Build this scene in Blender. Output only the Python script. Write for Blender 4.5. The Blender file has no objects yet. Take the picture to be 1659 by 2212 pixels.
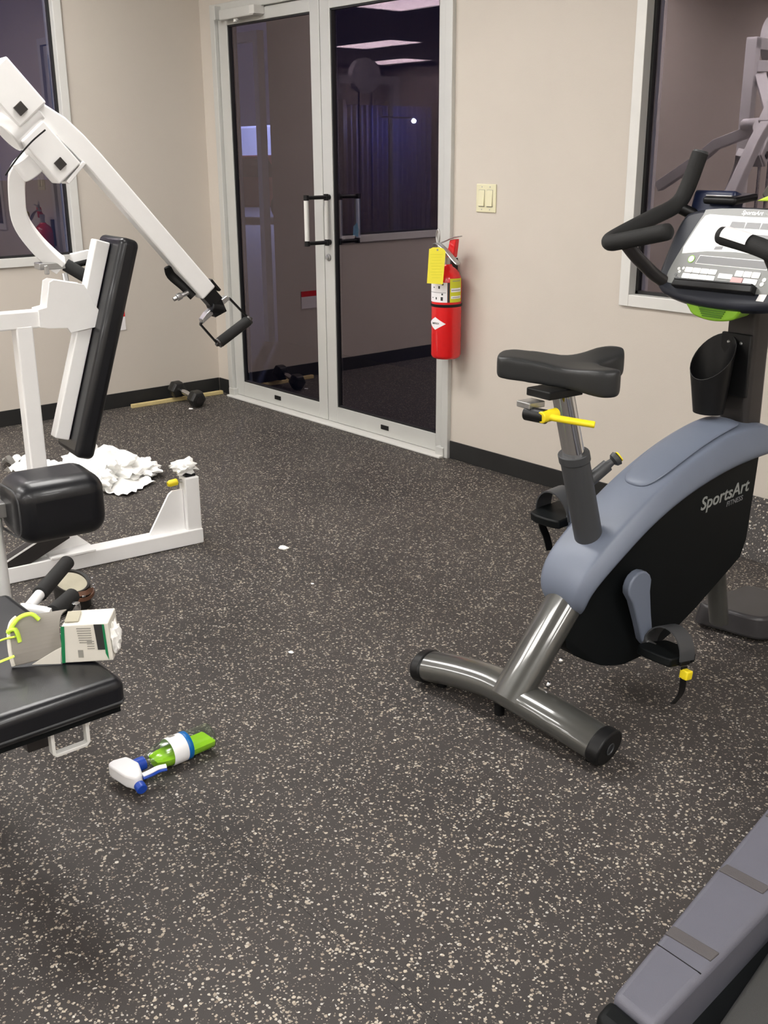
import bpy, bmesh, math, random
from mathutils import Vector, Matrix, noise
PI = math.pi
scn = bpy.context.scene
COL = scn.collection

# ------------------------------------------------------------ camera
cam_d = bpy.data.cameras.new('camera')
cam = bpy.data.objects.new('camera', cam_d); COL.objects.link(cam)
cam_d.sensor_fit = 'VERTICAL'; cam_d.sensor_height = 24.0
cam_d.lens = 24.0*2317.7/2212.0
cam_d.clip_start = 0.05; cam_d.clip_end = 200
PITCH, ROLL, YAW = 0.3235, -0.0065, 0.8669
_fw = Vector((-math.sin(YAW)*math.cos(PITCH), math.cos(YAW)*math.cos(PITCH), -math.sin(PITCH)))
_r = Vector((math.cos(YAW), math.sin(YAW), 0)); _u = _r.cross(_fw)
_r2 = math.cos(ROLL)*_r+math.sin(ROLL)*_u; _u2 = -math.sin(ROLL)*_r+math.cos(ROLL)*_u
cam.matrix_world = Matrix(((_r2.x,_u2.x,-_fw.x,5.6534),(_r2.y,_u2.y,-_fw.y,-3.4722),(_r2.z,_u2.z,-_fw.z,1.3993),(0,0,0,1)))
scn.camera = cam

# ------------------------------------------------------------ world, exposure
w = bpy.data.worlds.new('night'); scn.world = w; w.use_nodes = True
w.node_tree.nodes['Background'].inputs[0].default_value = (0.010,0.012,0.032,1)
w.node_tree.nodes['Background'].inputs[1].default_value = 1.3
scn.view_settings.view_transform = 'Standard'; scn.view_settings.look = 'None'
scn.view_settings.gamma = 1.0; scn.view_settings.use_curve_mapping = False
scn.view_settings.exposure = 1.0
scn.cycles.use_denoising = True
scn.cycles.max_bounces = 10; scn.cycles.transparent_max_bounces = 12
scn.cycles.caustics_reflective = False; scn.cycles.caustics_refractive = False
LAMP = 9.9            # strength of the ceiling troffers
LAMP_COL = (1.0,0.975,0.94)

# ------------------------------------------------------------ materials
def mat(name, col, rough=.5, metal=0, coat=0, spec=.5, noise_amt=0, noise_scale=20, bump=0, bump_scale=200, trans=0, ior=1.45, emit=None, estr=0):
    m = bpy.data.materials.new(name); m.use_nodes = True
    nt = m.node_tree; b = nt.nodes['Principled BSDF']
    b.inputs['Base Color'].default_value = (*col,1); b.inputs['Roughness'].default_value = rough
    b.inputs['Metallic'].default_value = metal; b.inputs['Coat Weight'].default_value = coat
    b.inputs['Coat Roughness'].default_value = .07
    b.inputs['Specular IOR Level'].default_value = spec
    b.inputs['Transmission Weight'].default_value = trans; b.inputs['IOR'].default_value = ior
    if emit: b.inputs['Emission Color'].default_value = (*emit,1); b.inputs['Emission Strength'].default_value = estr
    tc = nt.nodes.new('ShaderNodeTexCoord')
    if noise_amt:
        n = nt.nodes.new('ShaderNodeTexNoise'); n.inputs['Scale'].default_value = noise_scale; n.inputs['Detail'].default_value = 4
        r = nt.nodes.new('ShaderNodeMapRange'); r.inputs[1].default_value=.3; r.inputs[2].default_value=.7
        r.inputs[3].default_value = 1-noise_amt; r.inputs[4].default_value = 1+noise_amt
        mx = nt.nodes.new('ShaderNodeVectorMath'); mx.operation='SCALE'; mx.inputs[0].default_value = col
        nt.links.new(tc.outputs['Object'], n.inputs['Vector']); nt.links.new(n.outputs['Fac'], r.inputs[0])
        nt.links.new(r.outputs[0], mx.inputs['Scale']); nt.links.new(mx.outputs[0], b.inputs['Base Color'])
    if bump:
        n = nt.nodes.new('ShaderNodeTexNoise'); n.inputs['Scale'].default_value = bump_scale; n.inputs['Detail'].default_value = 3
        bp = nt.nodes.new('ShaderNodeBump'); bp.inputs['Strength'].default_value = bump; bp.inputs['Distance'].default_value = .002
        nt.links.new(tc.outputs['Object'], n.inputs['Vector']); nt.links.new(n.outputs['Fac'], bp.inputs['Height'])
        nt.links.new(bp.outputs[0], b.inputs['Normal'])
    return m

M = {}
M['wall'] = mat('wall_paint', (.585,.532,.470), .75, noise_amt=.015, noise_scale=3, bump=.25, bump_scale=260)
M['ceiling'] = mat('ceiling_tile', (.75,.74,.72), .9, bump=.3, bump_scale=150)
M['alu'] = mat('satin_aluminium', (.60,.60,.575), .42, metal=.25, noise_amt=.02, noise_scale=8)
M['alu_white'] = mat('pale_frame', (.70,.69,.66), .45, metal=.1, noise_amt=.015)
M['gasket'] = mat('rubber_gasket', (.012,.012,.013), .5, noise_amt=.1)
M['base'] = mat('vinyl_baseboard', (.018,.018,.018), .42, noise_amt=.15, noise_scale=6)
M['black'] = mat('black_plastic', (.006,.006,.0065), .42, spec=.35, noise_amt=.1)
M['blackm'] = mat('matte_black_plastic', (.0035,.0045,.005), .5, spec=.22, noise_amt=.1, bump=.1, bump_scale=900)
M['vinyl'] = mat('black_vinyl', (.006,.0065,.009), .33, coat=.15, bump=.12, bump_scale=500, noise_amt=.1)
M['foam'] = mat('black_foam_grip', (.013,.013,.013), .75, bump=.3, bump_scale=600)
M['saddle'] = mat('saddle_skin', (.018,.019,.020), .42, bump=.12, bump_scale=500, noise_amt=.08)
M['white'] = mat('white_powder_coat', (.94,.935,.93), .33, coat=.2, noise_amt=.01)
M['bikegrey'] = mat('metallic_grey_paint', (.065,.065,.060), .30, metal=.3, coat=1.0, noise_amt=.03, noise_scale=60)
M['sleeve'] = mat('charcoal_plastic', (.05,.052,.056), .45, bump=.1, bump_scale=800)
M['shroud'] = mat('slate_blue_plastic', (.14,.162,.215), .42, bump=.08, bump_scale=900, noise_amt=.02)
M['chrome'] = mat('chrome', (.75,.75,.76), .12, metal=1, noise_amt=.02)
M['steel'] = mat('brushed_steel', (.5,.5,.5), .3, metal=.9, noise_amt=.04, noise_scale=80)
M['yellow'] = mat('yellow_plastic', (.88,.70,.02), .35, noise_amt=.03)
M['lime'] = mat('lime_plastic', (.27,.55,.035), .4, noise_amt=.03)
M['limed'] = mat('dark_lime_plastic', (.07,.2,.01), .5, noise_amt=.03)
M['neon'] = mat('neon_rubber', (.62,.85,.08), .5, noise_amt=.03)
M['panelwhite'] = mat('console_white', (.93,.93,.93), .3, noise_amt=.01)
M['panelgrey'] = mat('console_grey', (.24,.245,.24), .35, noise_amt=.02)
M['panelmid'] = mat('console_mid_grey', (.17,.17,.18), .3, noise_amt=.02)
M['bezel'] = mat('console_bezel', (.022,.025,.036), .42, noise_amt=.03, spec=.35)
M['navy'] = mat('navy_plastic', (.01,.016,.05), .4, noise_amt=.1)
M['pink'] = mat('pink_button', (.75,.42,.42), .4, noise_amt=.02)
M['red'] = mat('red_enamel', (.70,.010,.012), .25, coat=.5, noise_amt=.02)
M['tagyellow'] = mat('yellow_card', (.9,.80,.06), .6, noise_amt=.02)
M['labelyellow'] = mat('yellow_green_label', (.62,.62,.03), .5, noise_amt=.03)
M['labelwhite'] = mat('white_label', (.85,.82,.83), .5, noise_amt=.02)
M['ink'] = mat('dark_ink', (.03,.03,.03), .6, noise_amt=.05)
M['inkgrey'] = mat('grey_ink', (.30,.29,.26), .7, noise_amt=.1)
M['green'] = mat('green_print', (.01,.20,.075), .5, noise_amt=.05)
M['ivory'] = mat('ivory_switch', (.72,.68,.47), .4, noise_amt=.01)
M['paper'] = mat('paper_towel', (.93,.925,.90), .9, bump=.2, bump_scale=400)
M['card'] = mat('white_cardboard', (.72,.69,.62), .75, noise_amt=.02)
M['cardgrey'] = mat('grey_cardboard', (.26,.24,.215), .8, noise_amt=.03)
M['wood'] = mat('bare_pine', (.62,.50,.24), .6, noise_amt=.08, noise_scale=30)
M['ironblack'] = mat('black_rubber_head', (.014,.014,.013), .38, bump=.1, bump_scale=300)
M['leather'] = mat('black_leather', (.012,.011,.010), .45, bump=.2, bump_scale=300)
M['cream'] = mat('cream_lining', (.42,.39,.30), .8, noise_amt=.08)
M['tan'] = mat('brown_strap', (.16,.075,.045), .5, noise_amt=.1)
M['treadrail'] = mat('treadmill_rail_plastic', (.11,.11,.135), .5, bump=.25, bump_scale=700, noise_amt=.02)
M['treadpad'] = mat('treadmill_foot_strip', (.075,.068,.07), .7, bump=.3, bump_scale=500)
M['treadbelt'] = mat('treadmill_belt', (.035,.035,.034), .65, bump=.4, bump_scale=900)
M['footgrey'] = mat('front_foot_plastic', (.035,.033,.035), .4, noise_amt=.1)
M['logogrey'] = mat('logo_silver', (.24,.25,.24), .5, noise_amt=.02)
M['blue'] = mat('blue_plastic', (.01,.06,.42), .35, noise_amt=.03)
M['cyanblue'] = mat('blue_label', (.0,.13,.42), .4, noise_amt=.03)
M['spraywhite'] = mat('white_sprayer', (.88,.88,.9), .35, noise_amt=.01)
M['liquid'] = mat('green_cleaner', (.50,.93,.03), .12, trans=.25, ior=1.33, noise_amt=.02)
M['cyan'] = mat('cyan_paper', (.25,.75,.78), .7, noise_amt=.02)
M['steeldark'] = mat('dark_steel', (.05,.046,.045), .4, metal=.5, noise_amt=.05)
M['asphalt'] = mat('asphalt', (.012,.012,.014), .8, noise_amt=.2, noise_scale=3, bump=.3)
M['siding'] = mat('blue_siding', (.03,.05,.22), .5, noise_amt=.1, noise_scale=2)
M['carwhite'] = mat('van_paint', (.7,.72,.8), .3, coat=.5, noise_amt=.02)
M['carred'] = mat('car_paint', (.35,.05,.06), .3, coat=.5, noise_amt=.02)
M['carglass'] = mat('car_glass', (.02,.02,.03), .1, noise_amt=.05)
M['taillight'] = mat('tail_light', (.6,.02,.02), .3, emit=(1,.05,.03), estr=1.5, noise_amt=.02)
M['lamp'] = mat('lamp_diffuser', (.9,.9,.9), .5, emit=LAMP_COL, estr=LAMP)
M['yardlamp'] = mat('yard_lamp_glass', (.9,.9,.9), .5, emit=(.6,.7,1), estr=1500)
M['addedlamp'] = mat('added_lamp_glass', (.9,.9,.9), .5, emit=(.66,.66,1), estr=4000)  # glow of the unseen lamp added to light the cars
M['blockwall'] = mat('dark_blocker_wall', (.018,.018,.03), .8, noise_amt=.1, noise_scale=3)  # navy night tone put into the colour of the added blocking wall

def glass_mat():
    m = bpy.data.materials.new('tinted_glass'); m.use_nodes = True; nt = m.node_tree
    for n in list(nt.nodes): nt.nodes.remove(n)
    out = nt.nodes.new('ShaderNodeOutputMaterial'); mx = nt.nodes.new('ShaderNodeMixShader')
    tr = nt.nodes.new('ShaderNodeBsdfTransparent'); tr.inputs[0].default_value = (.62,.65,.75,1)
    gl = nt.nodes.new('ShaderNodeBsdfGlossy'); gl.inputs['Color'].default_value = (.92,.80,.88,1); gl.inputs['Roughness'].default_value = 0.006
    fr = nt.nodes.new('ShaderNodeFresnel'); fr.inputs[0].default_value = 2.45
    ge = nt.nodes.new('ShaderNodeNewGeometry'); iv = nt.nodes.new('ShaderNodeMath'); iv.operation='SUBTRACT'; iv.inputs[0].default_value=1; nt.links.new(ge.outputs['Backfacing'], iv.inputs[1])
    ml = nt.nodes.new('ShaderNodeMath'); ml.operation='MULTIPLY'; nt.links.new(fr.outputs[0], ml.inputs[0]); nt.links.new(iv.outputs[0], ml.inputs[1])
    nt.links.new(ml.outputs[0], mx.inputs[0]); nt.links.new(tr.outputs[0], mx.inputs[1]); nt.links.new(gl.outputs[0], mx.inputs[2])
    nt.links.new(mx.outputs[0], out.inputs[0]); return m
M['glass'] = glass_mat()
def bottle_mat():
    m = bpy.data.materials.new('clear_bottle_plastic'); m.use_nodes = True; nt = m.node_tree
    for n in list(nt.nodes): nt.nodes.remove(n)
    out = nt.nodes.new('ShaderNodeOutputMaterial'); mx = nt.nodes.new('ShaderNodeMixShader')
    tr = nt.nodes.new('ShaderNodeBsdfTransparent'); tr.inputs[0].default_value = (.80,.88,.80,1)
    gl = nt.nodes.new('ShaderNodeBsdfGlossy'); gl.inputs['Roughness'].default_value = 0.16
    fr = nt.nodes.new('ShaderNodeFresnel'); fr.inputs[0].default_value = 1.95
    ge = nt.nodes.new('ShaderNodeNewGeometry'); iv = nt.nodes.new('ShaderNodeMath'); iv.operation='SUBTRACT'; iv.inputs[0].default_value=1; nt.links.new(ge.outputs['Backfacing'], iv.inputs[1])
    ml = nt.nodes.new('ShaderNodeMath'); ml.operation='MULTIPLY'; nt.links.new(fr.outputs[0], ml.inputs[0]); nt.links.new(iv.outputs[0], ml.inputs[1])
    nt.links.new(ml.outputs[0], mx.inputs[0]); nt.links.new(tr.outputs[0], mx.inputs[1]); nt.links.new(gl.outputs[0], mx.inputs[2])
    nt.links.new(mx.outputs[0], out.inputs[0]); return m
M['bottle'] = bottle_mat()

def floor_mat():
    m = bpy.data.materials.new('speckled_rubber'); m.use_nodes = True; nt = m.node_tree; L = nt.links.new
    b = nt.nodes['Principled BSDF']; b.inputs['Roughness'].default_value = .62; b.inputs['Specular IOR Level'].default_value = .35
    tc = nt.nodes.new('ShaderNodeTexCoord')
    wn = nt.nodes.new('ShaderNodeTexNoise'); wn.inputs['Scale'].default_value = 140; wn.inputs['Detail'].default_value = 2
    L(tc.outputs['Object'], wn.inputs['Vector'])
    off = nt.nodes.new('ShaderNodeVectorMath'); off.operation='MULTIPLY_ADD'; off.inputs[1].default_value=(.006,.006,.006)
    L(wn.outputs['Color'], off.inputs[0]); L(tc.outputs['Object'], off.inputs[2])
    def math_(op,a,bv):
        n = nt.nodes.new('ShaderNodeMath'); n.operation = op
        for i,v in enumerate((a,bv)):
            if v is None: continue
            if isinstance(v,(int,float)): n.inputs[i].default_value = v
            else: L(v, n.inputs[i])
        return n.outputs[0]
    def layer(scale, prob, size):
        v = nt.nodes.new('ShaderNodeTexVoronoi'); v.inputs['Scale'].default_value = scale; L(off.outputs[0], v.inputs['Vector'])
        sp = nt.nodes.new('ShaderNodeSeparateColor'); L(v.outputs['Color'], sp.inputs[0])
        pick = math_('LESS_THAN', sp.outputs[0], prob)
        sz = math_('MULTIPLY', sp.outputs[1], size); sz = math_('ADD', sz, size*.45)
        near = math_('LESS_THAN', v.outputs['Distance'], sz)
        return math_('MULTIPLY', pick, near), sp.outputs[2]
    f1, c1 = layer(138, .33, .38); f2, c2 = layer(250, .20, .42); f3, c3 = layer(95,.05,.30)
    ramp = nt.nodes.new('ShaderNodeValToRGB'); L(c1, ramp.inputs[0]); e = ramp.color_ramp
    e.elements[0].position=0; e.elements[0].color=(.17,.135,.105,1); e.elements[1].position=1; e.elements[1].color=(.68,.64,.57,1)
    k = e.elements.new(.45); k.color=(.46,.40,.32,1); k = e.elements.new(.75); k.color=(.42,.40,.37,1)
    r2 = nt.nodes.new('ShaderNodeValToRGB'); L(c2, r2.inputs[0])
    r2.color_ramp.elements[0].color=(.09,.08,.07,1); r2.color_ramp.elements[1].color=(.34,.30,.25,1)
    big = nt.nodes.new('ShaderNodeTexNoise'); big.inputs['Scale'].default_value=1.6; big.inputs['Detail'].default_value=5; L(tc.outputs['Object'], big.inputs['Vector'])
    br = nt.nodes.new('ShaderNodeValToRGB'); L(big.outputs['Fac'], br.inputs[0])
    br.color_ramp.elements[0].position=.3; br.color_ramp.elements[0].color=(.034,.030,.029,1)
    br.color_ramp.elements[1].position=.72; br.color_ramp.elements[1].color=(.054,.047,.044,1)
    def mix(f,a,bb):
        n = nt.nodes.new('ShaderNodeMix'); n.data_type='RGBA'; L(f,n.inputs[0]); L(a,n.inputs[6]); L(bb,n.inputs[7]); return n.outputs[2]
    col = mix(f2, br.outputs[0], r2.outputs[0]); col = mix(f1, col, ramp.outputs[0]); col = mix(f3, col, ramp.outputs[0])
    # seams between rubber rolls: thin lines in real floor coordinates
    sep = nt.nodes.new('ShaderNodeSeparateXYZ'); L(tc.outputs['Object'], sep.inputs[0])
    fx = math_('ADD', sep.outputs[1], 2.47-.0); d = math_('FRACT', math_('DIVIDE', fx, 1.22), None)
    line = math_('LESS_THAN', math_('ABSOLUTE', math_('SUBTRACT', math_('FRACT', math_('ADD', math_('DIVIDE', fx, 1.22), .5), None), .5), None), .0006)
    dk = nt.nodes.new('ShaderNodeMix'); dk.data_type='RGBA'; L(line, dk.inputs[0]); L(col, dk.inputs[6]); dk.inputs[7].default_value=(.008,.008,.008,1)
    L(dk.outputs[2], b.inputs['Base Color'])
    bp = nt.nodes.new('ShaderNodeBump'); bp.inputs['Strength'].default_value=.35; bp.inputs['Distance'].default_value=.002
    bn = nt.nodes.new('ShaderNodeTexNoise'); bn.inputs['Scale'].default_value=420; L(tc.outputs['Object'], bn.inputs['Vector'])
    L(bn.outputs['Fac'], bp.inputs['Height']); L(bp.outputs[0], b.inputs['Normal'])
    return m
M['floor'] = floor_mat()

# ------------------------------------------------------------ helpers
def B(): return bmesh.new()
def finish(name, bm, m, parent=None, smooth=True, bevel=0, seg=2, sub=0, angle=40):
    bmesh.ops.recalc_face_normals(bm, faces=bm.faces[:])
    me = bpy.data.meshes.new(name); bm.to_mesh(me); bm.free()
    me.materials.append(M[m] if isinstance(m,str) else m)
    if smooth:
        for p in me.polygons: p.use_smooth = True
        try: me.set_sharp_from_angle(angle=math.radians(angle))
        except Exception: pass
    o = bpy.data.objects.new(name, me); COL.objects.link(o)
    if parent is not None: o.parent = parent
    if bevel:
        md = o.modifiers.new('bevel','BEVEL'); md.width = bevel; md.segments = seg; md.limit_method='ANGLE'; md.angle_limit=math.radians(30)
    if sub:
        md = o.modifiers.new('sub','SUBSURF'); md.levels = sub; md.render_levels = sub
    return o
def tag(o, label, cat, group=None):
    o['label'] = label; o['category'] = cat
    if group: o['group'] = group
    return o
def thing(name, label, cat, loc=(0,0,0), rotz=0, group=None):
    o = bpy.data.objects.new(name, None); COL.objects.link(o); o.empty_display_size=.1
    o.location = loc; o.rotation_euler = (0,0,rotz); return tag(o,label,cat,group)
def struct(name, bm, m, **k):
    o = finish(name, bm, m, **k); o['kind']='structure'; return o
def box(bm, x0,x1,y0,y1,z0,z1):
    v = [bm.verts.new(c) for c in ((x0,y0,z0),(x1,y0,z0),(x1,y1,z0),(x0,y1,z0),(x0,y0,z1),(x1,y0,z1),(x1,y1,z1),(x0,y1,z1))]
    for f in ((0,3,2,1),(4,5,6,7),(0,1,5,4),(1,2,6,5),(2,3,7,6),(3,0,4,7)): bm.faces.new([v[i] for i in f])
    return bm
def frame_of(d, up):
    d = Vector(d).normalized(); up = Vector(up); x = up.cross(d)
    if x.length < 1e-4: x = Vector((1,0,0)).cross(d)
    x.normalize(); y = d.cross(x); return x, y, d
def bar(bm, p, q, w, h, up=(1,0,0)):
    """rectangular bar from p to q; w measured across 'up'xdir, h along up"""
    p=Vector(p); q=Vector(q); x,y,d = frame_of(q-p, up)
    rings=[]
    for c in (p,q):
        rings.append([bm.verts.new(c+x*a*w/2+y*b*h/2) for a,b in ((-1,-1),(1,-1),(1,1),(-1,1))])
    for i in range(4): bm.faces.new((rings[0][i],rings[0][(i+1)%4],rings[1][(i+1)%4],rings[1][i]))
    bm.faces.new(rings[0][::-1]); bm.faces.new(rings[1]); return bm
def obox(bm, c, dx, dy, sx, sy, sz):
    """oriented box: centre c, axes dx, dy (z = cross), full sizes"""
    c=Vector(c); dx=Vector(dx).normalized(); dy=Vector(dy); dy=(dy-dx*dy.dot(dx)).normalized(); dz=dx.cross(dy)
    v=[bm.verts.new(c+dx*a*sx/2+dy*b*sy/2+dz*e*sz/2) for e in(-1,1) for a,b in((-1,-1),(1,-1),(1,1),(-1,1))]
    for f in ((0,3,2,1),(4,5,6,7),(0,1,5,4),(1,2,6,5),(2,3,7,6),(3,0,4,7)): bm.faces.new([v[i] for i in f])
    return bm
def cat_(pts, n=6):
    pts=[Vector(p) for p in pts]; out=[]
    for i in range(len(pts)-1):
        p0=pts[max(i-1,0)];p1=pts[i];p2=pts[i+1];p3=pts[min(i+2,len(pts)-1)]
        for k in range(n):
            t=k/n; out.append(.5*((2*p1)+(-p0+p2)*t+(2*p0-5*p1+4*p2-p3)*t*t+(-p0+3*p1-3*p2+p3)*t**3))
    out.append(pts[-1]); return out
def sweep(bm, pts, ra, rb=None, seg=16, up=(0,0,1), rect=False, cap=True, taper=None):
    """sweep an ellipse (ra across, rb along 'up' side) or a rectangle along pts"""
    if rb is None: rb=ra
    pts=[Vector(p) for p in pts]; rings=[]; n=len(pts); prev=None
    for i,p in enumerate(pts):
        d=(pts[min(i+1,n-1)]-pts[max(i-1,0)]).normalized()
        if prev is None:
            x,y,_=frame_of(d,up)
        else:
            x=prev-d*prev.dot(d); x.normalize(); y=d.cross(x)
        prev=x
        k = taper[i] if taper else 1
        if rect: prof=[(-ra,-rb),(ra,-rb),(ra,rb),(-ra,rb)]
        else: prof=[(ra*math.cos(2*PI*j/seg), rb*math.sin(2*PI*j/seg)) for j in range(seg)]
        rings.append([bm.verts.new(p+x*a*k+y*b*k) for a,b in prof])
    m=len(rings[0])
    for i in range(n-1):
        for j in range(m): bm.faces.new((rings[i][j],rings[i][(j+1)%m],rings[i+1][(j+1)%m],rings[i+1][j]))
    if cap: bm.faces.new(rings[0][::-1]); bm.faces.new(rings[-1])
    return bm
def cyl(bm, p, q, r, r2=None, seg=20):
    p=Vector(p); q=Vector(q); r2 = r if r2 is None else r2
    x,y,d=frame_of(q-p,(0,0,1)); a=[];b=[]
    for j in range(seg):
        t=2*PI*j/seg; o=x*math.cos(t)+y*math.sin(t); a.append(bm.verts.new(p+o*r)); b.append(bm.verts.new(q+o*r2))
    for j in range(seg): bm.faces.new((a[j],a[(j+1)%seg],b[(j+1)%seg],b[j]))
    bm.faces.new(a[::-1]); bm.faces.new(b); return bm
def lathe(bm, prof, o=(0,0,0), axis=(0,0,1), seg=28, up=(1,0,0)):
    o=Vector(o); x,y,d=frame_of(axis,up); rings=[]
    for r,h in prof:
        if r<1e-6: rings.append([bm.verts.new(o+d*h)])
        else: rings.append([bm.verts.new(o+d*h+(x*math.cos(2*PI*j/seg)+y*math.sin(2*PI*j/seg))*r) for j in range(seg)])
    for i in range(len(rings)-1):
        a,b=rings[i],rings[i+1]
        for j in range(seg):
            A=[a[j%len(a)],a[(j+1)%len(a)],b[(j+1)%len(b)],b[j%len(b)]]
            f=[]
            for v in A:
                if v not in f: f.append(v)
            if len(f)>=3: bm.faces.new(f)
    if len(rings[0])>1: bm.faces.new(rings[0][::-1])
    if len(rings[-1])>1: bm.faces.new(rings[-1])
    return bm
def prism(bm, pts, fn0, fn1):
    """polygon pts (2d); fn0/fn1 map 2d -> 3d for both ends"""
    a=[bm.verts.new(fn0(*p)) for p in pts]; b=[bm.verts.new(fn1(*p)) for p in pts]; n=len(pts)
    for i in range(n): bm.faces.new((a[i],a[(i+1)%n],b[(i+1)%n],b[i]))
    bm.faces.new(a[::-1]); bm.faces.new(b); return bm
def loft(bm, sections):
    rings=[[bm.verts.new(p) for p in s] for s in sections]; m=len(rings[0])
    for i in range(len(rings)-1):
        for j in range(m): bm.faces.new((rings[i][j],rings[i][(j+1)%m],rings[i+1][(j+1)%m],rings[i+1][j]))
    bm.faces.new(rings[0][::-1]); bm.faces.new(rings[-1]); return bm
def smooth2d(pts, n=4):
    out=[]; m=len(pts)
    for i in range(m):
        p0,p1,p2,p3=[Vector((*pts[(i+k)%m],0)) for k in(-1,0,1,2)]
        for k in range(n):
            t=k/n; q=.5*((2*p1)+(-p0+p2)*t+(2*p0-5*p1+4*p2-p3)*t*t+(-p0+3*p1-3*p2+p3)*t**3); out.append((q.x,q.y))
    return out
def offset2d(pts, d):
    m=len(pts); area=sum(pts[i][0]*pts[(i+1)%m][1]-pts[(i+1)%m][0]*pts[i][1] for i in range(m)); s=1 if area>0 else -1
    out=[]
    for i in range(m):
        a=Vector(pts[i-1]); b=Vector(pts[(i+1)%m]); t=(b-a).normalized(); nrm=Vector((-t.y,t.x))*s
        out.append((pts[i][0]+nrm.x*d, pts[i][1]+nrm.y*d))
    return out
def rounded_box(bm, x0,x1,y0,y1,z0,z1):
    return box(bm,x0,x1,y0,y1,z0,z1)
def text_mesh(name, s, size, matrix, m, parent=None, shear=0, extr=.0004, bold=0.0, align='CENTER'):
    c = bpy.data.curves.new(name,'FONT'); c.body=s; c.size=size; c.shear=shear; c.extrude=extr; c.align_x=align; c.align_y='CENTER'; c.offset=bold; c.resolution_u=3
    t = bpy.data.objects.new(name,c); COL.objects.link(t)
    dg = bpy.context.evaluated_depsgraph_get(); dg.update()
    me = bpy.data.meshes.new_from_object(t.evaluated_get(dg)); bpy.data.objects.remove(t); bpy.data.curves.remove(c)
    me.transform(matrix); me.materials.clear(); me.materials.append(M[m])
    o = bpy.data.objects.new(name,me); COL.objects.link(o)
    if parent is not None: o.parent=parent
    return o
def copy_tree(o, parent=None):
    c=o.copy(); COL.objects.link(c)
    if parent is not None: c.parent=parent
    for ch in list(o.children): copy_tree(ch,c)
    return c

# ------------------------------------------------------------ room shell
H=2.75; XR=9.0; YF=-9.0
XL,XRR,ZT = .139,2.059,2.165           # double door frame outer
WX0,WX1,WZ0,WZ1 = 3.009,5.35,.824,2.5  # window in the door wall
LY0,LY1,LZ0,LZ1 = -.824,-3.2,.837,2.5  # window in the left wall
bm=B(); box(bm,0,XR,YF,0,-.06,0); struct('floor',bm,'floor',smooth=False)
bm=B(); box(bm,-.15,XR,YF,.15,H,H+.08); struct('ceiling',bm,'ceiling',smooth=False)
bm=B()
for a in ((-.15,XL,0,H),(XL,XRR,ZT,H),(XRR,WX0,0,H),(WX0,WX1,0,WZ0),(WX0,WX1,WZ1,H),(WX1,XR,0,H)): box(bm,a[0],a[1],0,.15,a[2],a[3])
struct('wall_back',bm,'wall',smooth=False)
bm=B()
for a in ((LY0,0,0,H),(LY1,LY0,0,LZ0),(LY1,LY0,LZ1,H),(YF,LY1,0,H)): box(bm,-.15,0,a[0],a[1],a[2],a[3])
struct('wall_left',bm,'wall',smooth=False)
bm=B(); box(bm,XR,XR+.15,YF,.15,-.06,H+.08); struct('wall_right',bm,'wall',smooth=False)
bm=B(); box(bm,-.15,XR+.15,YF-.15,YF,-.06,H+.08); struct('wall_front',bm,'wall',smooth=False)
def baseboard(name, segs):
    bm=B()
    for a in segs: box(bm,*a,0,.0874)
    struct(name,bm,'base',smooth=False,bevel=.002)
baseboard('baseboard_back',[(0.006,XL-.001,-.006,0),(XRR+.001,XR,-.006,0)])
baseboard('baseboard_left',[(0,.006,YF,-.0061)])

def window(n, horiz, a0,a1,z0,z1):
    """horiz: True = in the door wall (along x), False = in left wall (along y)"""
    root=bpy.data.objects.new('window_%d'%n,None); COL.objects.link(root); root['kind']='structure'
    def bx(bm,u0,u1,d0,d1,za,zb):   # u along the wall, d depth outwards
        if horiz: box(bm,u0,u1,d0,d1,za,zb)
        else: box(bm,-d1,-d0,u0,u1,za,zb)
    if a0>a1: a0,a1=a1,a0
    f=.045; bm=B(); e=.0
    bx(bm,a0,a0+f,-.012,.11,z0,z1); bx(bm,a1-f,a1,-.012,.11,z0,z1); bx(bm,a0+f,a1-f,-.012,.11,z0,z0+f); bx(bm,a0+f,a1-f,-.012,.11,z1-f,z1)
    mid=(a0+a1)/2
    finish('window_frame',bm,'alu_white',root,smooth=False,bevel=.002)
    bm=B(); g=.012; i0=a0+f;i1=a1-f;j0=z0+f;j1=z1-f
    bx(bm,i0,i0+g,.03,.055,j0,j1); bx(bm,i1-g,i1,.03,.055,j0,j1); bx(bm,i0,i1,.03,.055,j0,j0+g); bx(bm,i0,i1,.03,.055,j1-g,j1)
    finish('gasket',bm,'gasket',root,smooth=False)
    bm=B(); bx(bm,i0+.001,i1-.001,.040,.046,j0+.001,j1-.001); finish('window_pane',bm,'glass',root,smooth=False)
window(1,True,WX0,WX1,WZ0,WZ1)
window(2,False,LY0,LY1,LZ0,LZ1)

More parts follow.
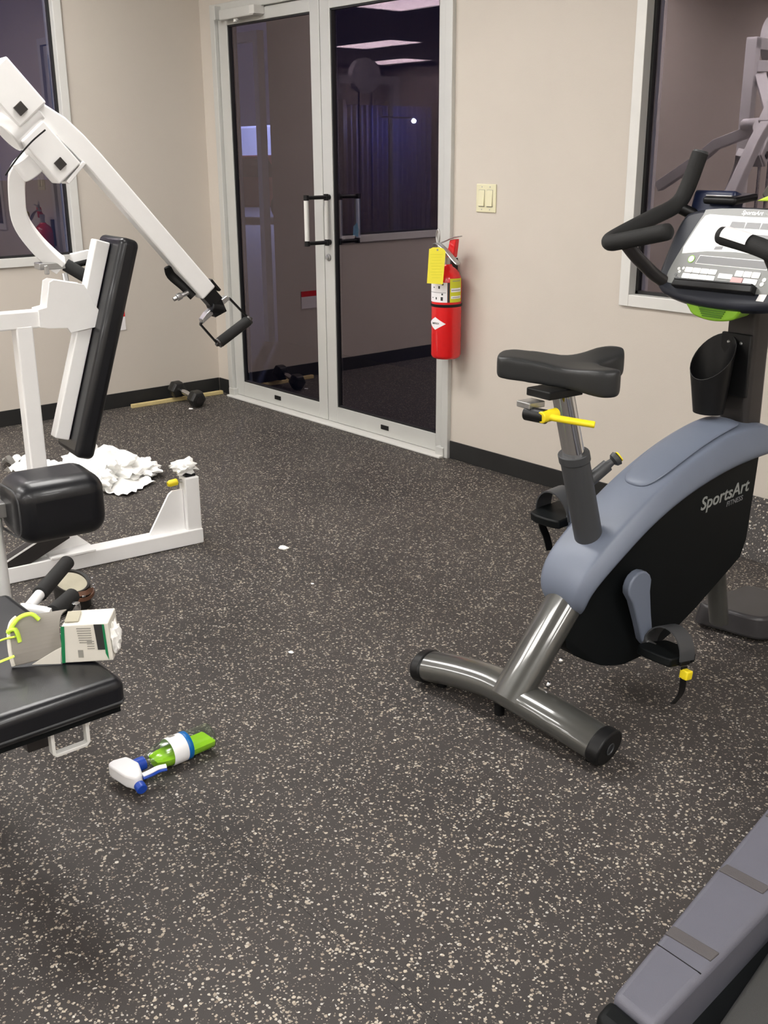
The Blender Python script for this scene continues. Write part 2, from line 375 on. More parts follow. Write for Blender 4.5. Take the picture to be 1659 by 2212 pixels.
# ------------------------------------------------------------ double glass door
bm=B()
box(bm,XL,XL+.045,-.022,.11,0,ZT); box(bm,XRR-.045,XRR,-.022,.11,0,ZT); box(bm,XL+.045,XRR-.045,-.022,.11,2.12,ZT)
box(bm,XL+.01,XL+.07,-.03,.0,0,.05); box(bm,XRR-.075,XRR-.02,-.03,.0,0,.05)
struct('trim_1',bm,'alu',smooth=False,bevel=.003)
bm=B(); box(bm,XL+.02,XRR-.02,-.055,.11,0,.012); struct('trim_2',bm,'alu_white',smooth=False,bevel=.004)
def leaf(n, x0,x1, gx0,gx1):
    root=bpy.data.objects.new('door_%d'%n,None); COL.objects.link(root); root['kind']='structure'
    z0,z1,g0,g1=.014,2.118,.100,2.057
    bm=B(); box(bm,x0,gx0,0,.045,z0,z1); box(bm,gx1,x1,0,.045,z0,z1); box(bm,gx0,gx1,0,.045,z0,g0); box(bm,gx0,gx1,0,.045,g1,z1)
    finish('door_frame',bm,'alu',root,smooth=False,bevel=.0025)
    bm=B(); g=.008
    for a in ((gx0,gx0+g,g0,g1),(gx1-g,gx1,g0,g1),(gx0,gx1,g0,g0+g),(gx0,gx1,g1-g,g1)): box(bm,a[0],a[1],.006,.036,a[2],a[3])
    finish('gasket',bm,'gasket',root,smooth=False)
    bm=B(); box(bm,gx0+.001,gx1-.001,.018,.024,g0+.001,g1-.001); finish('door_glass',bm,'glass',root,smooth=False)
    return root
dl=leaf(1,.186,1.096,.272,1.020); dr=leaf(2,1.101,2.012,1.180,1.955)
for root,xc in ((dl,.625),(dr,1.575)):
    bm=B(); box(bm,xc-.03,xc+.03,-.004,.001,.048,.072); finish('floor_bolt_slot',bm,'black',root,smooth=False,bevel=.002)
# pull handles: inside loop and its twin outside
def pull(name, sgn, root, outside):
    x=1.152; e=bpy.data.objects.new(name,None)
    z0,z1=.962,1.185
    bm=B()
    y0=0.0 if not outside else .045
    for z in (z0,z1):
        cyl(bm,(x,y0,z),(x,y0+sgn*.028,z),.013); 
        sweep(bm,[(x,y0+sgn*.02,z),(x-.002,y0+sgn*.06,z),(x-.004,y0+sgn*.155,z)],.011,.010,up=(0,0,1))
        cyl(bm,(x-.004,y0+sgn*.145,z-.013),(x-.004,y0+sgn*.145,z+.013),.0145)
        cyl(bm,(x,y0+sgn*.022,z-.016),(x,y0+sgn*.022,z+.016),.0125)
    h=finish(name,bm,'black',root,bevel=.002)
    bm=B(); cyl(bm,(x-.004,y0+sgn*.145,z0+.01),(x-.004,y0+sgn*.145,z1-.01),.0125); finish('grip_bar',bm,'alu_white',h)
    bm=B(); cyl(bm,(x,y0+sgn*.022,z0+.01),(x,y0+sgn*.022,z1-.01),.0115); finish('grip_bar',bm,'alu_white',h)
    return h
pull('door_handle',-1,dr,False); pull('door_handle',1,dr,True)
bm=B(); lathe(bm,[(.016,0),(.018,.004),(.017,.008),(.011,.010),(.010,.018),(0,.02)],(1.138,0,.885),(0,-1,0)); finish('lock_cylinder',bm,'steel',dr)
bm=B(); prism(bm,[(-.022,-.035),(.02,-.038),(.026,-.005),(.012,.032),(-.018,.012)],lambda a,b:(1.148+a,.17,1.02+b),lambda a,b:(1.148+a,.1725,1.02+b))
tag(finish('paper_note',bm,'cyan',smooth=False),'small cyan paper scrap stuck on the outer door pull','paper note')
# door closer
cl=thing('door_closer','grey box door closer mounted at the top of the left door leaf','door closer',(.42,0,2.10))
bm=B(); box(bm,-.125,.20,-.062,.002,-.026,.026); finish('closer_body',bm,'alu',cl,smooth=False,bevel=.006)
bm=B(); box(bm,-.19,-.165,-.06,.0,-.02,.05); box(bm,-.165,-.125,-.03,.0,-.012,.03); finish('end_bracket',bm,'alu',cl,smooth=False,bevel=.003)
bm=B(); box(bm,.17,.215,-.065,-.0,-.02,.022); cyl(bm,(.0,-.035,-.026),(.0,-.035,-.042),.014); cyl(bm,(.02,-.04,-.026),(.02,-.04,-.035),.009); finish('arm_pinion',bm,'alu_white',cl,bevel=.002)

# ------------------------------------------------------------ ceiling troffers
lamp_xy=[(x,y) for x in (.95,2.5,5.9,7.9) for y in (-1.85,-3.95,-6.3,-8.3)]
lname=['nearest the corner of left wall and door wall','',]
rows={-1.85:'row nearest the doors',-3.95:'second row from doors',-6.3:'third row from doors',-8.3:'row farthest from doors'}
cols={.95:'first column from left wall',2.5:'second column from left wall',5.9:'third column from left wall',7.9:'fourth column from left wall'}
proto=None
for x,y in lamp_xy:
    if proto is None:
        proto=thing('ceiling_light','','ceiling light',(x,y,H))
        bm=B()
        for a in ((-.61,.61,-.31,-.29),(-.61,.61,.29,.31),(-.61,-.59,-.29,.29),(.59,.61,-.29,.29)): box(bm,*a,-.02,0)
        finish('frame',bm,'white',proto,smooth=False)
        bm=B(); box(bm,-.59,.59,-.29,.29,-.012,-.002); finish('diffuser',bm,'lamp',proto,smooth=False); o=proto
    else: o=copy_tree(proto)
    o.location=(x,y,H); o['label']='white ceiling light panel, %s, %s'%(cols[x],rows[y]); o['group']='ceiling light panels'

# ------------------------------------------------------------ wall-mounted things
sw=thing('light_switch','ivory double rocker light switch plate on the wall right of the door','light switch',(2.264,0,1.208))
bm=B(); box(bm,-.059,.059,-.006,0,-.059,.059); finish('switch_plate',bm,'ivory',sw,smooth=False,bevel=.003)
for sx in (-.024,.024):
    bm=B(); box(bm,sx-.0178,sx+.0178,-.0066,-.0055,-.0362,.0352); finish('rocker_recess',bm,'inkgrey',sw,smooth=False)
    bm=B(); prism(bm,[(-.0055,-.033),(-.013,-.033),(-.0078,.034),(-.0055,.034)],lambda a,b:(sx-.0165,a,b),lambda a,b:(sx+.0165,a,b)); finish('rocker',bm,'ivory',sw,smooth=False,bevel=.001)
    bm=B(); cyl(bm,(sx,-.0055,.047),(sx,-.007,.047),.0025,seg=10); cyl(bm,(sx,-.0055,-.047),(sx,-.007,-.047),.0025,seg=10); finish('screw',bm,'steel',sw)

nt_=thing('wall_notice','small red and white notice on left wall beside the black back pad','notice',(0,-.655,.50))
bm=B(); box(bm,0,.004,-.075,.05,-.055,.02); finish('white_panel',bm,'labelwhite',nt_,smooth=False)
bm=B(); box(bm,0,.004,-.075,.05,.0201,.055); finish('red_panel',bm,'red',nt_,smooth=False)

fx=thing('fire_extinguisher','red fire extinguisher with yellow inspection tag hanging on wall beside the door','fire extinguisher',(2.112,-.088,.505))
R_=.068
bm=B(); lathe(bm,[(0,.004),(.055,0),(.064,.006),(R_,.018),(R_,.335),(.065,.362),(.055,.386),(.038,.402),(.026,.410),(.022,.42),(0,.42)],seg=40); finish('cylinder_body',bm,'red',fx)
def patch(bm,a0,a1,z0,z1,r=R_+.0009,n=12):
    a0=math.radians(a0);a1=math.radians(a1);A=[];Bv=[]
    for i in range(n+1):
        t=a0+(a1-a0)*i/n; A.append(bm.verts.new((r*math.cos(t),r*math.sin(t),z0))); Bv.append(bm.verts.new((r*math.cos(t),r*math.sin(t),z1)))
    for i in range(n): bm.faces.new((A[i],A[i+1],Bv[i+1],Bv[i]))
bm=B(); patch(bm,-128,-41,.258,.345); lb=finish('instruction_label',bm,'labelwhite',fx)
bm=B()
patch(bm,-125,-46,.300,.3015,R_+.0013)
for a,z,wd,h in ((-76,.318,7,.012),(-62,.334,7,.008),(-88,.270,6,.010),(-66,.266,9,.016),(-63,.29,6,.008),(-100,.32,6,.005),(-108,.275,7,.004)): patch(bm,a,a+wd,z,z+h,R_+.0013,3)
finish('pictogram',bm,'ink',lb)
bm=B(); patch(bm,-40,-32,.258,.345); finish('label_border',bm,'ink',fx)
bm=B(); patch(bm,-31,24,.258,.362); ly=finish('rating_label',bm,'labelyellow',fx)
bm=B(); patch(bm,-27,20,.303,.320,R_+.0013); patch(bm,-27,20,.274,.286,R_+.0013); finish('label_stripe',bm,'labelwhite',ly)
bm=B(); patch(bm,-25,16,.309,.313,R_+.0016); patch(bm,-22,14,.278,.281,R_+.0016); patch(bm,-22,14,.35,.353,R_+.0016); finish('print_line',bm,'inkgrey',ly)
bm=B(); a0,a1=-132,-46; n=14; top=[];bot=[]
for i in range(n+1):
    u=i/n; t=math.radians(a0+(a1-a0)*u); hh=.028*(1-abs(2*u-1)) if u>.0 else 0; r=R_+.0009
    top.append(bm.verts.new((r*math.cos(t),r*math.sin(t),.163+hh+.0005))); bot.append(bm.verts.new((r*math.cos(t),r*math.sin(t),.163-hh-.0005)))
for i in range(n): bm.faces.new((bot[i],bot[i+1],top[i+1],top[i]))
dm=finish('diamond_label',bm,'labelwhite',fx)
tm=text_mesh('brand_word','AMEREX',.0115,Matrix.Identity(4),'ink',dm,extr=0,bold=.0002)
for v in tm.data.vertices:
    t=math.radians(-89)+v.co.x/R_; z=v.co.y; v.co=Vector(((R_+.0016)*math.cos(t),(R_+.0016)*math.sin(t),.163+z))
bm=B(); lathe(bm,[(R_+.0015,.236),(R_+.0035,.238),(R_+.0035,.246),(R_+.0015,.248)],seg=40); finish('retaining_strap',bm,'black',fx)
bm=B(); cyl(bm,(0,0,.415),(0,0,.455),.016); cyl(bm,(0,0,.452),(0,0,.478),.019); finish('valve',bm,'steel',fx)
bm=B(); prism(bm,[(.000,.450),(.055,.452),(.066,.52),(.066,.532),(.030,.526),(.020,.49),(.0,.48)],lambda a,b:(a-.002,-.012,b),lambda a,b:(a-.002,.012,b)); finish('valve_head',bm,'red',fx,bevel=.003)
bm=B(); sweep(bm,cat_([(-.03,-.03,.508),(.0,-.018,.518),(.045,-.012,.536),(.095,-.01,.545)],5),.010,.003,up=(0,0,1)); finish('carry_handle',bm,'steel',fx)
bm=B(); sweep(bm,cat_([(-.045,-.03,.505),(-.01,-.04,.507),(.04,-.045,.485),(.095,-.045,.445),(.118,-.045,.432)],5),.014,.006,up=(0,0,1)); finish('squeeze_lever',bm,'steel',fx)
bm=B(); sweep(bm,cat_([(-.03,-.03,.505),(-.038,-.03,.54),(-.026,-.03,.57),(-.018,-.03,.54),(-.022,-.03,.51)],5),.004); finish('pull_ring',bm,'steel',fx)
cc=Vector((.655,-.62,0)); cr=Vector((.69,.72,0)) # roughly facing the room / to its right
bm=B(); to=Vector((0,0,0))+Vector((.053,-.078,0))-cr*.022
pts=[(-.0365,0),(-.0365,-.148),(.034,-.153),(.0365,-.012),(.026,.0),(.01,.006),(-.02,.006),(-.032,0)]
prism(bm,pts,lambda a,b:to+cr*(a+b*.06)+Vector((0,0,.494+b)),lambda a,b:to+cr*(a+b*.06)+Vector((.001,-.001,.494+b)))
tg=finish('inspection_tag',bm,'tagyellow',fx,smooth=False)
bm=B()
for i in range(9):
    q=Vector((to.x,to.y,0))+Vector((.0012,-.0012,0)); z=.47-.0125*i
    obox(bm,q+cr*(-.0-.004)+Vector((0,0,z)),cr,(0,0,1),.055-(i%3)*.008,.0008,.0006)
finish('tag_print',bm,'labelyellow',tg,smooth=False)
bm=B(); obox(bm,(to.x+.001,to.y-.001,.489),cr,(0,0,1),.007,.007,.002); finish('tag_eyelet',bm,'inkgrey',tg,smooth=False)
bm=B(); box(bm,-.040,-.020,.050,.087,.25,.44); finish('wall_bracket',bm,'steeldark',fx,smooth=False)

# ------------------------------------------------------------ rubber offcut, wood strip, dumbbell, scraps
bm=B(); prism(bm,[(-.135,.0),(-.125,.0),(-.010,.195),(-.019,.20)],lambda a,b:(3.2,a,b),lambda a,b:(4.9,a,b))
tag(finish('rubber_mat',bm,'floor',smooth=False,bevel=.002),'speckled black rubber mat leaning against the wall behind the exercise bike','rubber mat')
ws=B(); p=Vector((.058,-.638,.011)); q=Vector((.076,-.032,.011)); bar(ws,p,q,.026,.022,(0,0,1))
tag(finish('wood_strip',ws,'wood',smooth=False,bevel=.003),'thin bare pine strip lying on the floor along the left wall','wood strip')
def dumbbell():
    n=Vector((.298,-.342,.0455)); f=Vector((.092,-.357,.080)); d=(f-n).normalized()
    t=thing('dumbbell','black hex dumbbell with chrome handle leaning on the pine strip in the corner','dumbbell',(n.x,n.y,0))
    n=n-Vector((n.x,n.y,0)) ; f=f-Vector((.298,-.342,0)); n=Vector((0,0,.0505))
    for c,s in ((n,1),(f,-1)):
        bm=B(); lathe(bm,[(.028,-.036),(.047,-.030),(.052,-.014),(.052,.014),(.047,.030),(.028,.036)],c+d*s*.006,d*s,seg=6,up=(0,0,1)); h=finish('dumbbell_head',bm,'ironblack',t,smooth=False,bevel=.004,seg=3)
        bm=B(); cyl(bm,c-d*s*.0305,c-d*s*.0315,.022,seg=16); finish('weight_badge',bm,'steeldark',h)
    bm=B(); L=(f-n).length; 
    prof=[(.011,.02),(.013,.05),(.0165,L*.5),(.013,L-.05),(.011,L-.02)]
    lathe(bm,prof,n,d,seg=16); finish('handle',bm,'chrome',t)
dumbbell()

def crumple(bm, c, s, seed, amp=.35, sub=4, freq=2.2):
    ret=bmesh.ops.create_icosphere(bm,subdivisions=sub,radius=1)
    for v in ret['verts']:
        p=v.co.copy()
        dd,_=noise.voronoi(p*freq+Vector((seed*3.1,seed,0)),distance_metric='DISTANCE')
        k=1+amp*((dd[1]-dd[0])*1.6-.45)+amp*.5*noise.noise(p*freq*2+Vector((0,seed*7,0)))
        q=p*k
        v.co=Vector((c[0]+q.x*s[0],c[1]+q.y*s[1],max(c[2]+q.z*s[2],.002)))
def sheet(bm, c, sx, sy, rot, seed, h=.03, n=18, zmin=.002):
    g=[]
    for i in range(n+1):
        row=[]
        for j in range(n+1):
            u=(i/n-.5)*sx; v=(j/n-.5)*sy
            p=Vector((u*14,v*14,seed*5.3)); dd,_=noise.voronoi(p,distance_metric='DISTANCE')
            z=abs(dd[1]-dd[0])*h*1.6+abs(noise.noise(p*.6))*h
            edge=1+.12*noise.noise(Vector((i*.5,j*.5,seed)))
            x=(u*math.cos(rot)-v*math.sin(rot))*edge; y=(u*math.sin(rot)+v*math.cos(rot))*edge
            row.append(bm.verts.new((c[0]+x,c[1]+y,max(c[2]+z,zmin))))
        g.append(row)
    for i in range(n):
        for j in range(n): bm.faces.new((g[i][j],g[i+1][j],g[i+1][j+1],g[i][j+1]))
GP='crumpled paper towels heaped on the floor'
heap=[('crumple',(1.27,-1.40,.06),(.13,.13,.075),1,'largest wad of white paper towel in the floor heap behind the back pad'),
 ('crumple',(1.38,-1.52,.05),(.11,.09,.065),2,'wad of white paper towel at the near left of the floor heap'),
 ('crumple',(1.34,-1.27,.035),(.10,.09,.045),3,'low wad of white paper towel at the right end of the floor heap'),
 ('crumple',(1.13,-1.43,.06),(.10,.10,.07),4,'wad of white paper towel at the back of the floor heap, peaked on top'),
 ('crumple',(1.20,-1.60,.045),(.11,.10,.055),5,'wad of white paper towel at the left side of the floor heap'),
 ('sheet',(1.45,-1.42,.002),.20,.22,.5,6,'flat creased paper towel sheet spread in front of the floor heap')]
for h in heap:
    bm=B()
    if h[0]=='crumple':
        crumple(bm,h[1],h[2],h[3],amp=.45,freq=1.5); ob=finish('paper_towel',bm,'paper',angle=22)
    else:
        sheet(bm,h[1],h[2],h[3],h[4],h[5],h=.02); ob=finish('paper_towel',bm,'paper',angle=22)
    tag(ob,h[-1],'paper towel',GP)
for c,sx,sy,rt,sd,l in (((1.02,-1.62,.004),.26,.16,.4,8,'curled paper towel sheet on the floor left of the heap, behind the white post'),
                     ((.80,-1.60,.003),.18,.12,1.1,9,'pointed paper towel corner on the floor at the far left behind the white post')):
    bm=B(); sheet(bm,c,sx,sy,rt,sd,h=.05); tag(finish('paper_towel',bm,'paper',angle=22),l,'paper towel',GP)
bm=B(); crumple(bm,(2.245,-1.555,.295),(.042,.05,.026),11,amp=.5,sub=3,freq=2.4)
tag(finish('paper_towel',bm,'paper',angle=22),'small crumpled white tissue resting on top of the short white seat post','paper towel')
for i,(x,y,s,l) in enumerate(((2.549,-1.331,.018,'torn white tissue scrap on the open floor, largest of the floor scraps'),(.312,-.396,.012,'tiny white paper scrap on the floor just in front of the dumbbell'),
                     (2.90,-1.458,.006,'tiny white speck of paper on the open floor below the tissue scrap'),(3.284,-1.825,.008,'small pale paper crumb on the floor left of the bike stabiliser'),(3.66,-.72,.012,'small white scrap beside the front foot of the bike'))):
    bm=B(); crumple(bm,(x,y,s*.2),(s*1.3,s,s*.35),20+i,sub=2); tag(finish('paper_scrap',bm,'paper',angle=20),l,'paper scrap')

# ------------------------------------------------------------ exercise bike (local: x right, y forward, z up)
BA=-math.radians(5)
bike=thing('exercise_bike','grey and black upright exercise bike with slate blue shroud and rotated saddle','exercise bike',(4.0,-1.62,0),BA)
V=Vector
# rear stabiliser
c_=cat_([(-.315,-.050,.048),(-.20,-.022,.066),(-.08,-.003,.077),(.05,.0,.077),(.17,.012,.066),(.262,.03,.048)],6)
bm=B(); sweep(bm,c_,.056,.040,seg=28,up=(0,0,1)); st=finish('rear_stabilizer',bm,'bikegrey',bike)
for a,b in (((-.300,-.047,.050),(-.333,-.055,.044)),((.250,.028,.050),(.285,.036,.045))):
    bm=B(); sweep(bm,[a,(V(a)+V(b))*.5,b],.060,.0435,seg=24,up=(0,0,1)); e=finish('end_cap',bm,'black',st,bevel=.006)
    d=(V(b)-V(a)).normalized(); bm=B(); lathe(bm,[(.016,0),(.016,.002),(.013,.002),(.012,.0)],V(b)+d*.0005,d); finish('cap_boss',bm,'sleeve',e)
for x,y in ((-.27,-.035),(-.06,-.01),(.24,.02)):
    bm=B(); cyl(bm,(x,y,0),(x,y,.03),.014); finish('leveling_foot',bm,'black',st)
# tube up to the shroud
bm=B(); sweep(bm,[(0,-.035,.075),(0,.0,.118),(0,.17,.325),(0,.2,.36)],.056,.038,seg=28,up=(0,1,0)); tb=finish('support_tube',bm,'bikegrey',bike)
bm=B()
for s,z in ((.045,.17),(.10,.245)):
    for sx in (-1,1): lathe(bm,[(.009,0),(.008,.006),(.004,.010),(0,.011)],(sx*.054,s-.004,z+.0),(sx,0,0),seg=14)
finish('bolt',bm,'chrome',tb)
bm=B()
for s,z in ((.02,.14),(.06,.195)):
    lathe(bm,[(.009,0),(.008,.006),(.004,.010),(0,.011)],(.052,s+.03,z-.025),(.8,.4,-.2),seg=14)
finish('bolt',bm,'chrome',tb)
# body
poly=[(.150,.360),(.112,.315),(.080,.260),(.070,.225),(.078,.192),(.105,.163),(.150,.142),(.21,.124),(.30,.110),(.388,.116),(.48,.150),(.579,.202),(.752,.311),(.772,.36),(.783,.50),(.79,.61),(.72,.62),(.60,.61),(.50,.58),(.42,.555),(.33,.51),(.25,.45),(.19,.40)]
def tk(a):
    u=min(1,max(0,(a-.08)/.20)); u=u*u*(3-2*u); return .040+.042*u
def shf(a): return a+(.082-tk(a))*1.1
bm=B(); fine=[]
for i in range(len(poly)):
    p,q=Vector(poly[i]),Vector(poly[(i+1)%len(poly)]); k=max(1,int((q-p).length/.03))
    for j in range(k): fine.append(tuple(p+(q-p)*j/k))
prism(bm,fine,lambda a,b:(-tk(a),shf(a),b),lambda a,b:(tk(a),shf(a),b)); bmesh.ops.triangulate(bm,faces=[f for f in bm.faces if len(f.verts)>4]); body=finish('flywheel_housing',bm,'blackm',bike,angle=35)
# logo
lg=Matrix.Translation((.0825,.655,.512))@Matrix(((0,0,1,0),(1,0,0,0),(0,1,0,0),(0,0,0,1)))@Matrix.Rotation(math.radians(6),4,'Z')
text_mesh('brand_logo','SportsArt',.050,lg,'logogrey',body,shear=.25,extr=.0006,bold=.0007)
lg2=Matrix.Translation((.0825,.700,.486))@Matrix(((0,0,1,0),(1,0,0,0),(0,1,0,0),(0,0,0,1)))@Matrix.Rotation(math.radians(6),4,'Z')
text_mesh('brand_logo_subtitle','FITNESS',.020,lg2,'panelmid',body,shear=.25,extr=.0006)
# shroud
S=[(.150,.276,.168,.270,.022,.034),(.128,.292,.156,.280,.046,.058),(.118,.325,.152,.300,.060,.076),(.126,.372,.156,.338,.068,.088),(.165,.424,.192,.378,.074,.097),(.236,.478,.262,.427,.075,.10),
   (.318,.533,.342,.482,.077,.102),(.42,.590,.435,.524,.078,.102),(.52,.634,.53,.555,.078,.102),(.61,.664,.62,.577,.078,.102),(.69,.682,.70,.590,.078,.102),(.80,.688,.80,.598,.078,.10),(.865,.668,.86,.597,.07,.092),(.893,.63,.885,.595,.055,.075)]
sec=[]
for s0,z0,s1,z1,w0,w1 in S:
    mid=(s0*.75+s1*.25, z0*.75+z1*.25)
    sec.append([(-w1,s1,z1),(-w1-.002,s1*.6+s0*.4,z1*.6+z0*.4),(-w0-.003,s0*.94+s1*.06,z0*.94+z1*.06),(-w0+.005,s0,z0+.001),(-w0*.5,s0,z0+.004),(0,s0,z0+.006),(w0*.5,s0,z0+.004),(w0-.005,s0,z0+.001),(w0+.003,s0*.94+s1*.06,z0*.94+z1*.06),(w1+.002,s1*.6+s0*.4,z1*.6+z0*.4),(w1,s1,z1),(w1*.5,s1,z1-.002),(-w1*.5,s1,z1-.002)])
bm=B(); loft(bm,sec); sh=finish('shroud_cover',bm,'shroud',bike,sub=2,angle=180)
# raised top panel towards the column
S2=[(.375,.570,.03),(.40,.585,.055),(.45,.610,.066),(.53,.644,.068),(.62,.674,.068),(.70,.690,.066),(.745,.694,.060)]
bm=B(); loft(bm,[[(-w,s,z-.006),(-w*.9,s,z+.004),(-w*.45,s,z+.009),(w*.45,s,z+.009),(w*.9,s,z+.004),(w,s,z-.006)] for s,z,w in S2]); finish('shroud_access_cover',bm,'shroud',sh,sub=2,angle=180)
# seat post
bm=B(); sweep(bm,[(0,.255,.38),(0,.233,.43),(0,.156,.687)],.039,.034,seg=28,up=(0,1,0)); sl=finish('seat_post_sleeve',bm,'sleeve',bike)
bm=B(); sweep(bm,[(0,.160,.674),(0,.1535,.696)],.042,.037,seg=28,up=(0,1,0)); finish('sleeve_collar',bm,'sleeve',sl,bevel=.002)
bm=B(); sweep(bm,[(0,.158,.68),(0,.104,.862)],.031,.024,seg=28,up=(0,1,0)); finish('seat_post',bm,'chrome',bike)
bm=B(); cyl(bm,(.012,.195,.615),(.03,.245,.655),.017,.016); lathe(bm,[(.011,0),(.009,.014),(.017,.020),(.019,.03),(.012,.034)],(.03,.245,.655),(.34,.74,.58),seg=20); pk=finish('height_pin',bm,'sleeve',bike)
bm=B(); lathe(bm,[(.014,.0345),(.013,.038),(0,.039)],(.03,.245,.655),(.34,.74,.58),seg=20); finish('pin_tip',bm,'yellow',pk)
# seat bracket and lever
bm=B(); box(bm,-.045,.035,.03,.14,.848,.868); finish('seat_carriage',bm,'black',bike,smooth=False,bevel=.003)
bm=B(); box(bm,-.045,.0,.0,.05,.825,.84); finish('clamp_plate',bm,'steel',bike,smooth=False,bevel=.002)
bm=B(); cyl(bm,(-.02,.01,.812),(.035,.02,.812),.017); finish('clamp_boss',bm,'black',bike)
bm=B(); sweep(bm,cat_([(.0,.015,.812),(.04,.025,.812),(.085,.05,.808),(.13,.085,.802)],5),.010,.008,up=(0,0,1)); cyl(bm,(.035,.005,.812),(.035,.055,.815),.014); finish('adjust_lever',bm,'yellow',bike,bevel=.002)
# saddle
half=[(-.156,0),(-.153,.024),(-.140,.038),(-.09,.044),(-.02,.052),(.03,.070),(.07,.096),(.105,.110),(.134,.102),(.143,.076),(.134,.048),(.104,.020)]
outl=half+[(.086,0)]+[(u,-v) for u,v in half[::-1][:-1]]
outl=smooth2d(outl,5)
bm=B(); prism(bm,outl,lambda a,b:(a,b,-.066),lambda a,b:(a,b,.0))
tmp=finish('saddle_blank',bm,'saddle',None)
md=tmp.modifiers.new('r','REMESH'); md.mode='VOXEL'; md.voxel_size=.005
dg=bpy.context.evaluated_depsgraph_get(); dg.update()
me=bpy.data.meshes.new_from_object(tmp.evaluated_get(dg)); bpy.data.objects.remove(tmp)
bm=B(); bm.from_mesh(me); bpy.data.meshes.remove(me)
for _ in range(14): bmesh.ops.smooth_vert(bm,verts=bm.verts[:],factor=.5,use_axis_x=True,use_axis_y=True,use_axis_z=True)
for v in bm.verts:
    u,vv,z=v.co; top=max(0,min(1,(z+.070)/.070))
    rear=max(0,min(1,(u-.0)/.12)); rear=rear*rear*(3-2*rear); lat=min(1,abs(vv)/.09)
    z+= top*( .006*rear*lat*lat -.010*rear*(1-lat) - .010*math.exp(-((u-.01)/.05)**2) + .004*math.exp(-((u+.12)/.04)**2) ) 
    z+= (1-top)*( .008+.010*max(0,(-u-.02)/.13) ) - .004*rear
    v.co.z=z-vv*.12
ya=math.radians(50); ax=V((math.sin(ya),math.cos(ya),0)); la=V((math.cos(ya),-math.sin(ya),0))
Ms=Matrix(((ax.x,la.x,0,-.02),(ax.y,la.y,0,.12),(0,0,1,.934),(0,0,0,1)))
bm.transform(Ms); finish('saddle',bm,'saddle',bike,angle=180)
# cranks, pedals
def crank(sx, hub, end, name):
    bm=B(); h=V(hub); e=V(end); x=sx*.102
    n=V((1,0,0)); d=(e-h); L=d.length; d.normalize(); p=n.cross(d)
    pts=[]
    for k in range(9): a=PI/2+PI*k/8; pts.append((math.cos(a)*.043,math.sin(a)*.043))
    pts+= [(.03,-.033),(L*.6,-.025),(L-.01,-.021),(L+.014,-.010),(L+.014,.010),(L-.01,.021),(L*.6,.025),(.03,.033)]
    prism(bm,pts,lambda a,b:h+d*a+p*b+n*(sx*.092-0),lambda a,b:h+d*a+p*b+n*(sx*.118)); c=finish(name,bm,'shroud',bike,bevel=.005,seg=3)
    bm=B(); lathe(bm,[(.028,0),(.026,.008),(0,.009)],h+n*sx*.118,n*sx); finish('hub_cap',bm,'shroud',c)
    bm=B(); lathe(bm,[(.006,0),(.006,.001),(0,.001)],h+n*sx*.1183+V((0,.026,.025)),n*sx,seg=12); lathe(bm,[(.006,0),(.006,.001),(0,.001)],h+n*sx*.1183+V((0,.0,-.036)),n*sx,seg=12); finish('screw_hole',bm,'black',c)
def pedal(c, sx, yaw, pitch, tail_dir):
    c=V(c); t=bpy.data.objects.new('pedal_x',None)
    Rm=Matrix.Translation(c)@Matrix.Rotation(yaw,4,'Z')@Matrix.Rotation(pitch,4,'X')
    bm=B(); pts=smooth2d([(-.05,-.055),(.045,-.055),(.056,-.03),(.056,.035),(.04,.06),(-.04,.06),(-.053,.03)],3)
    prism(bm,pts,lambda a,b:(a,b,-.014),lambda a,b:(a,b,.010)); bm.transform(Rm); p=finish('pedal',bm,'blackm',bike,bevel=.004)
    bm=B(); arc=[]
    for k in range(15):
        a=PI*k/14; arc.append((math.cos(a)*.062,.005,math.sin(a)*.070-.0))
    sweep(bm,arc,.002,.028,up=(0,1,0),rect=True); bm.transform(Rm); finish('toe_strap',bm,'sleeve',p)
    bm=B(); box(bm,.054*sx-.004,.054*sx+.010,-.018,.018,-.012,.0); 
    bm.transform(Rm); finish('strap_buckle',bm,'black',p,bevel=.002)
    bm=B(); tl=cat_([(.062*sx,.0,-.015),(.066*sx,.0,-.05),(.060*sx,.01,-.09),(.045*sx,.005,-.125)],5)
    sweep(bm,tl,.0018,.011,up=(0,1,0),rect=True); bm.transform(Rm); finish('strap_tail',bm,'black',p)
    return p,Rm
crank(1,(0,.300,.341),(0,.345,.180),'crank_arm'); crank(-1,(0,.300,.341),(0,.275,.505),'crank_arm')
p1,R1=pedal((.178,.347,.168),1,0,-.15,0)
bm=B(); box(bm,.058,.084,-.012,.012,-.045,-.020); bm.transform(R1); finish('strap_button',bm,'yellow',p1,bevel=.004)
bm=B(); cyl(bm,(.10,.345,.175),(.14,.347,.170),.009); finish('pedal_axle',bm,'steel',p1)
p2,R2=pedal((-.165,.275,.468),-1,0,.12,0)
bm=B(); cyl(bm,(-.066,.0,-.026),(-.066,.0,-.016),.006); bm.transform(R2); finish('strap_button',bm,'yellow',p2)
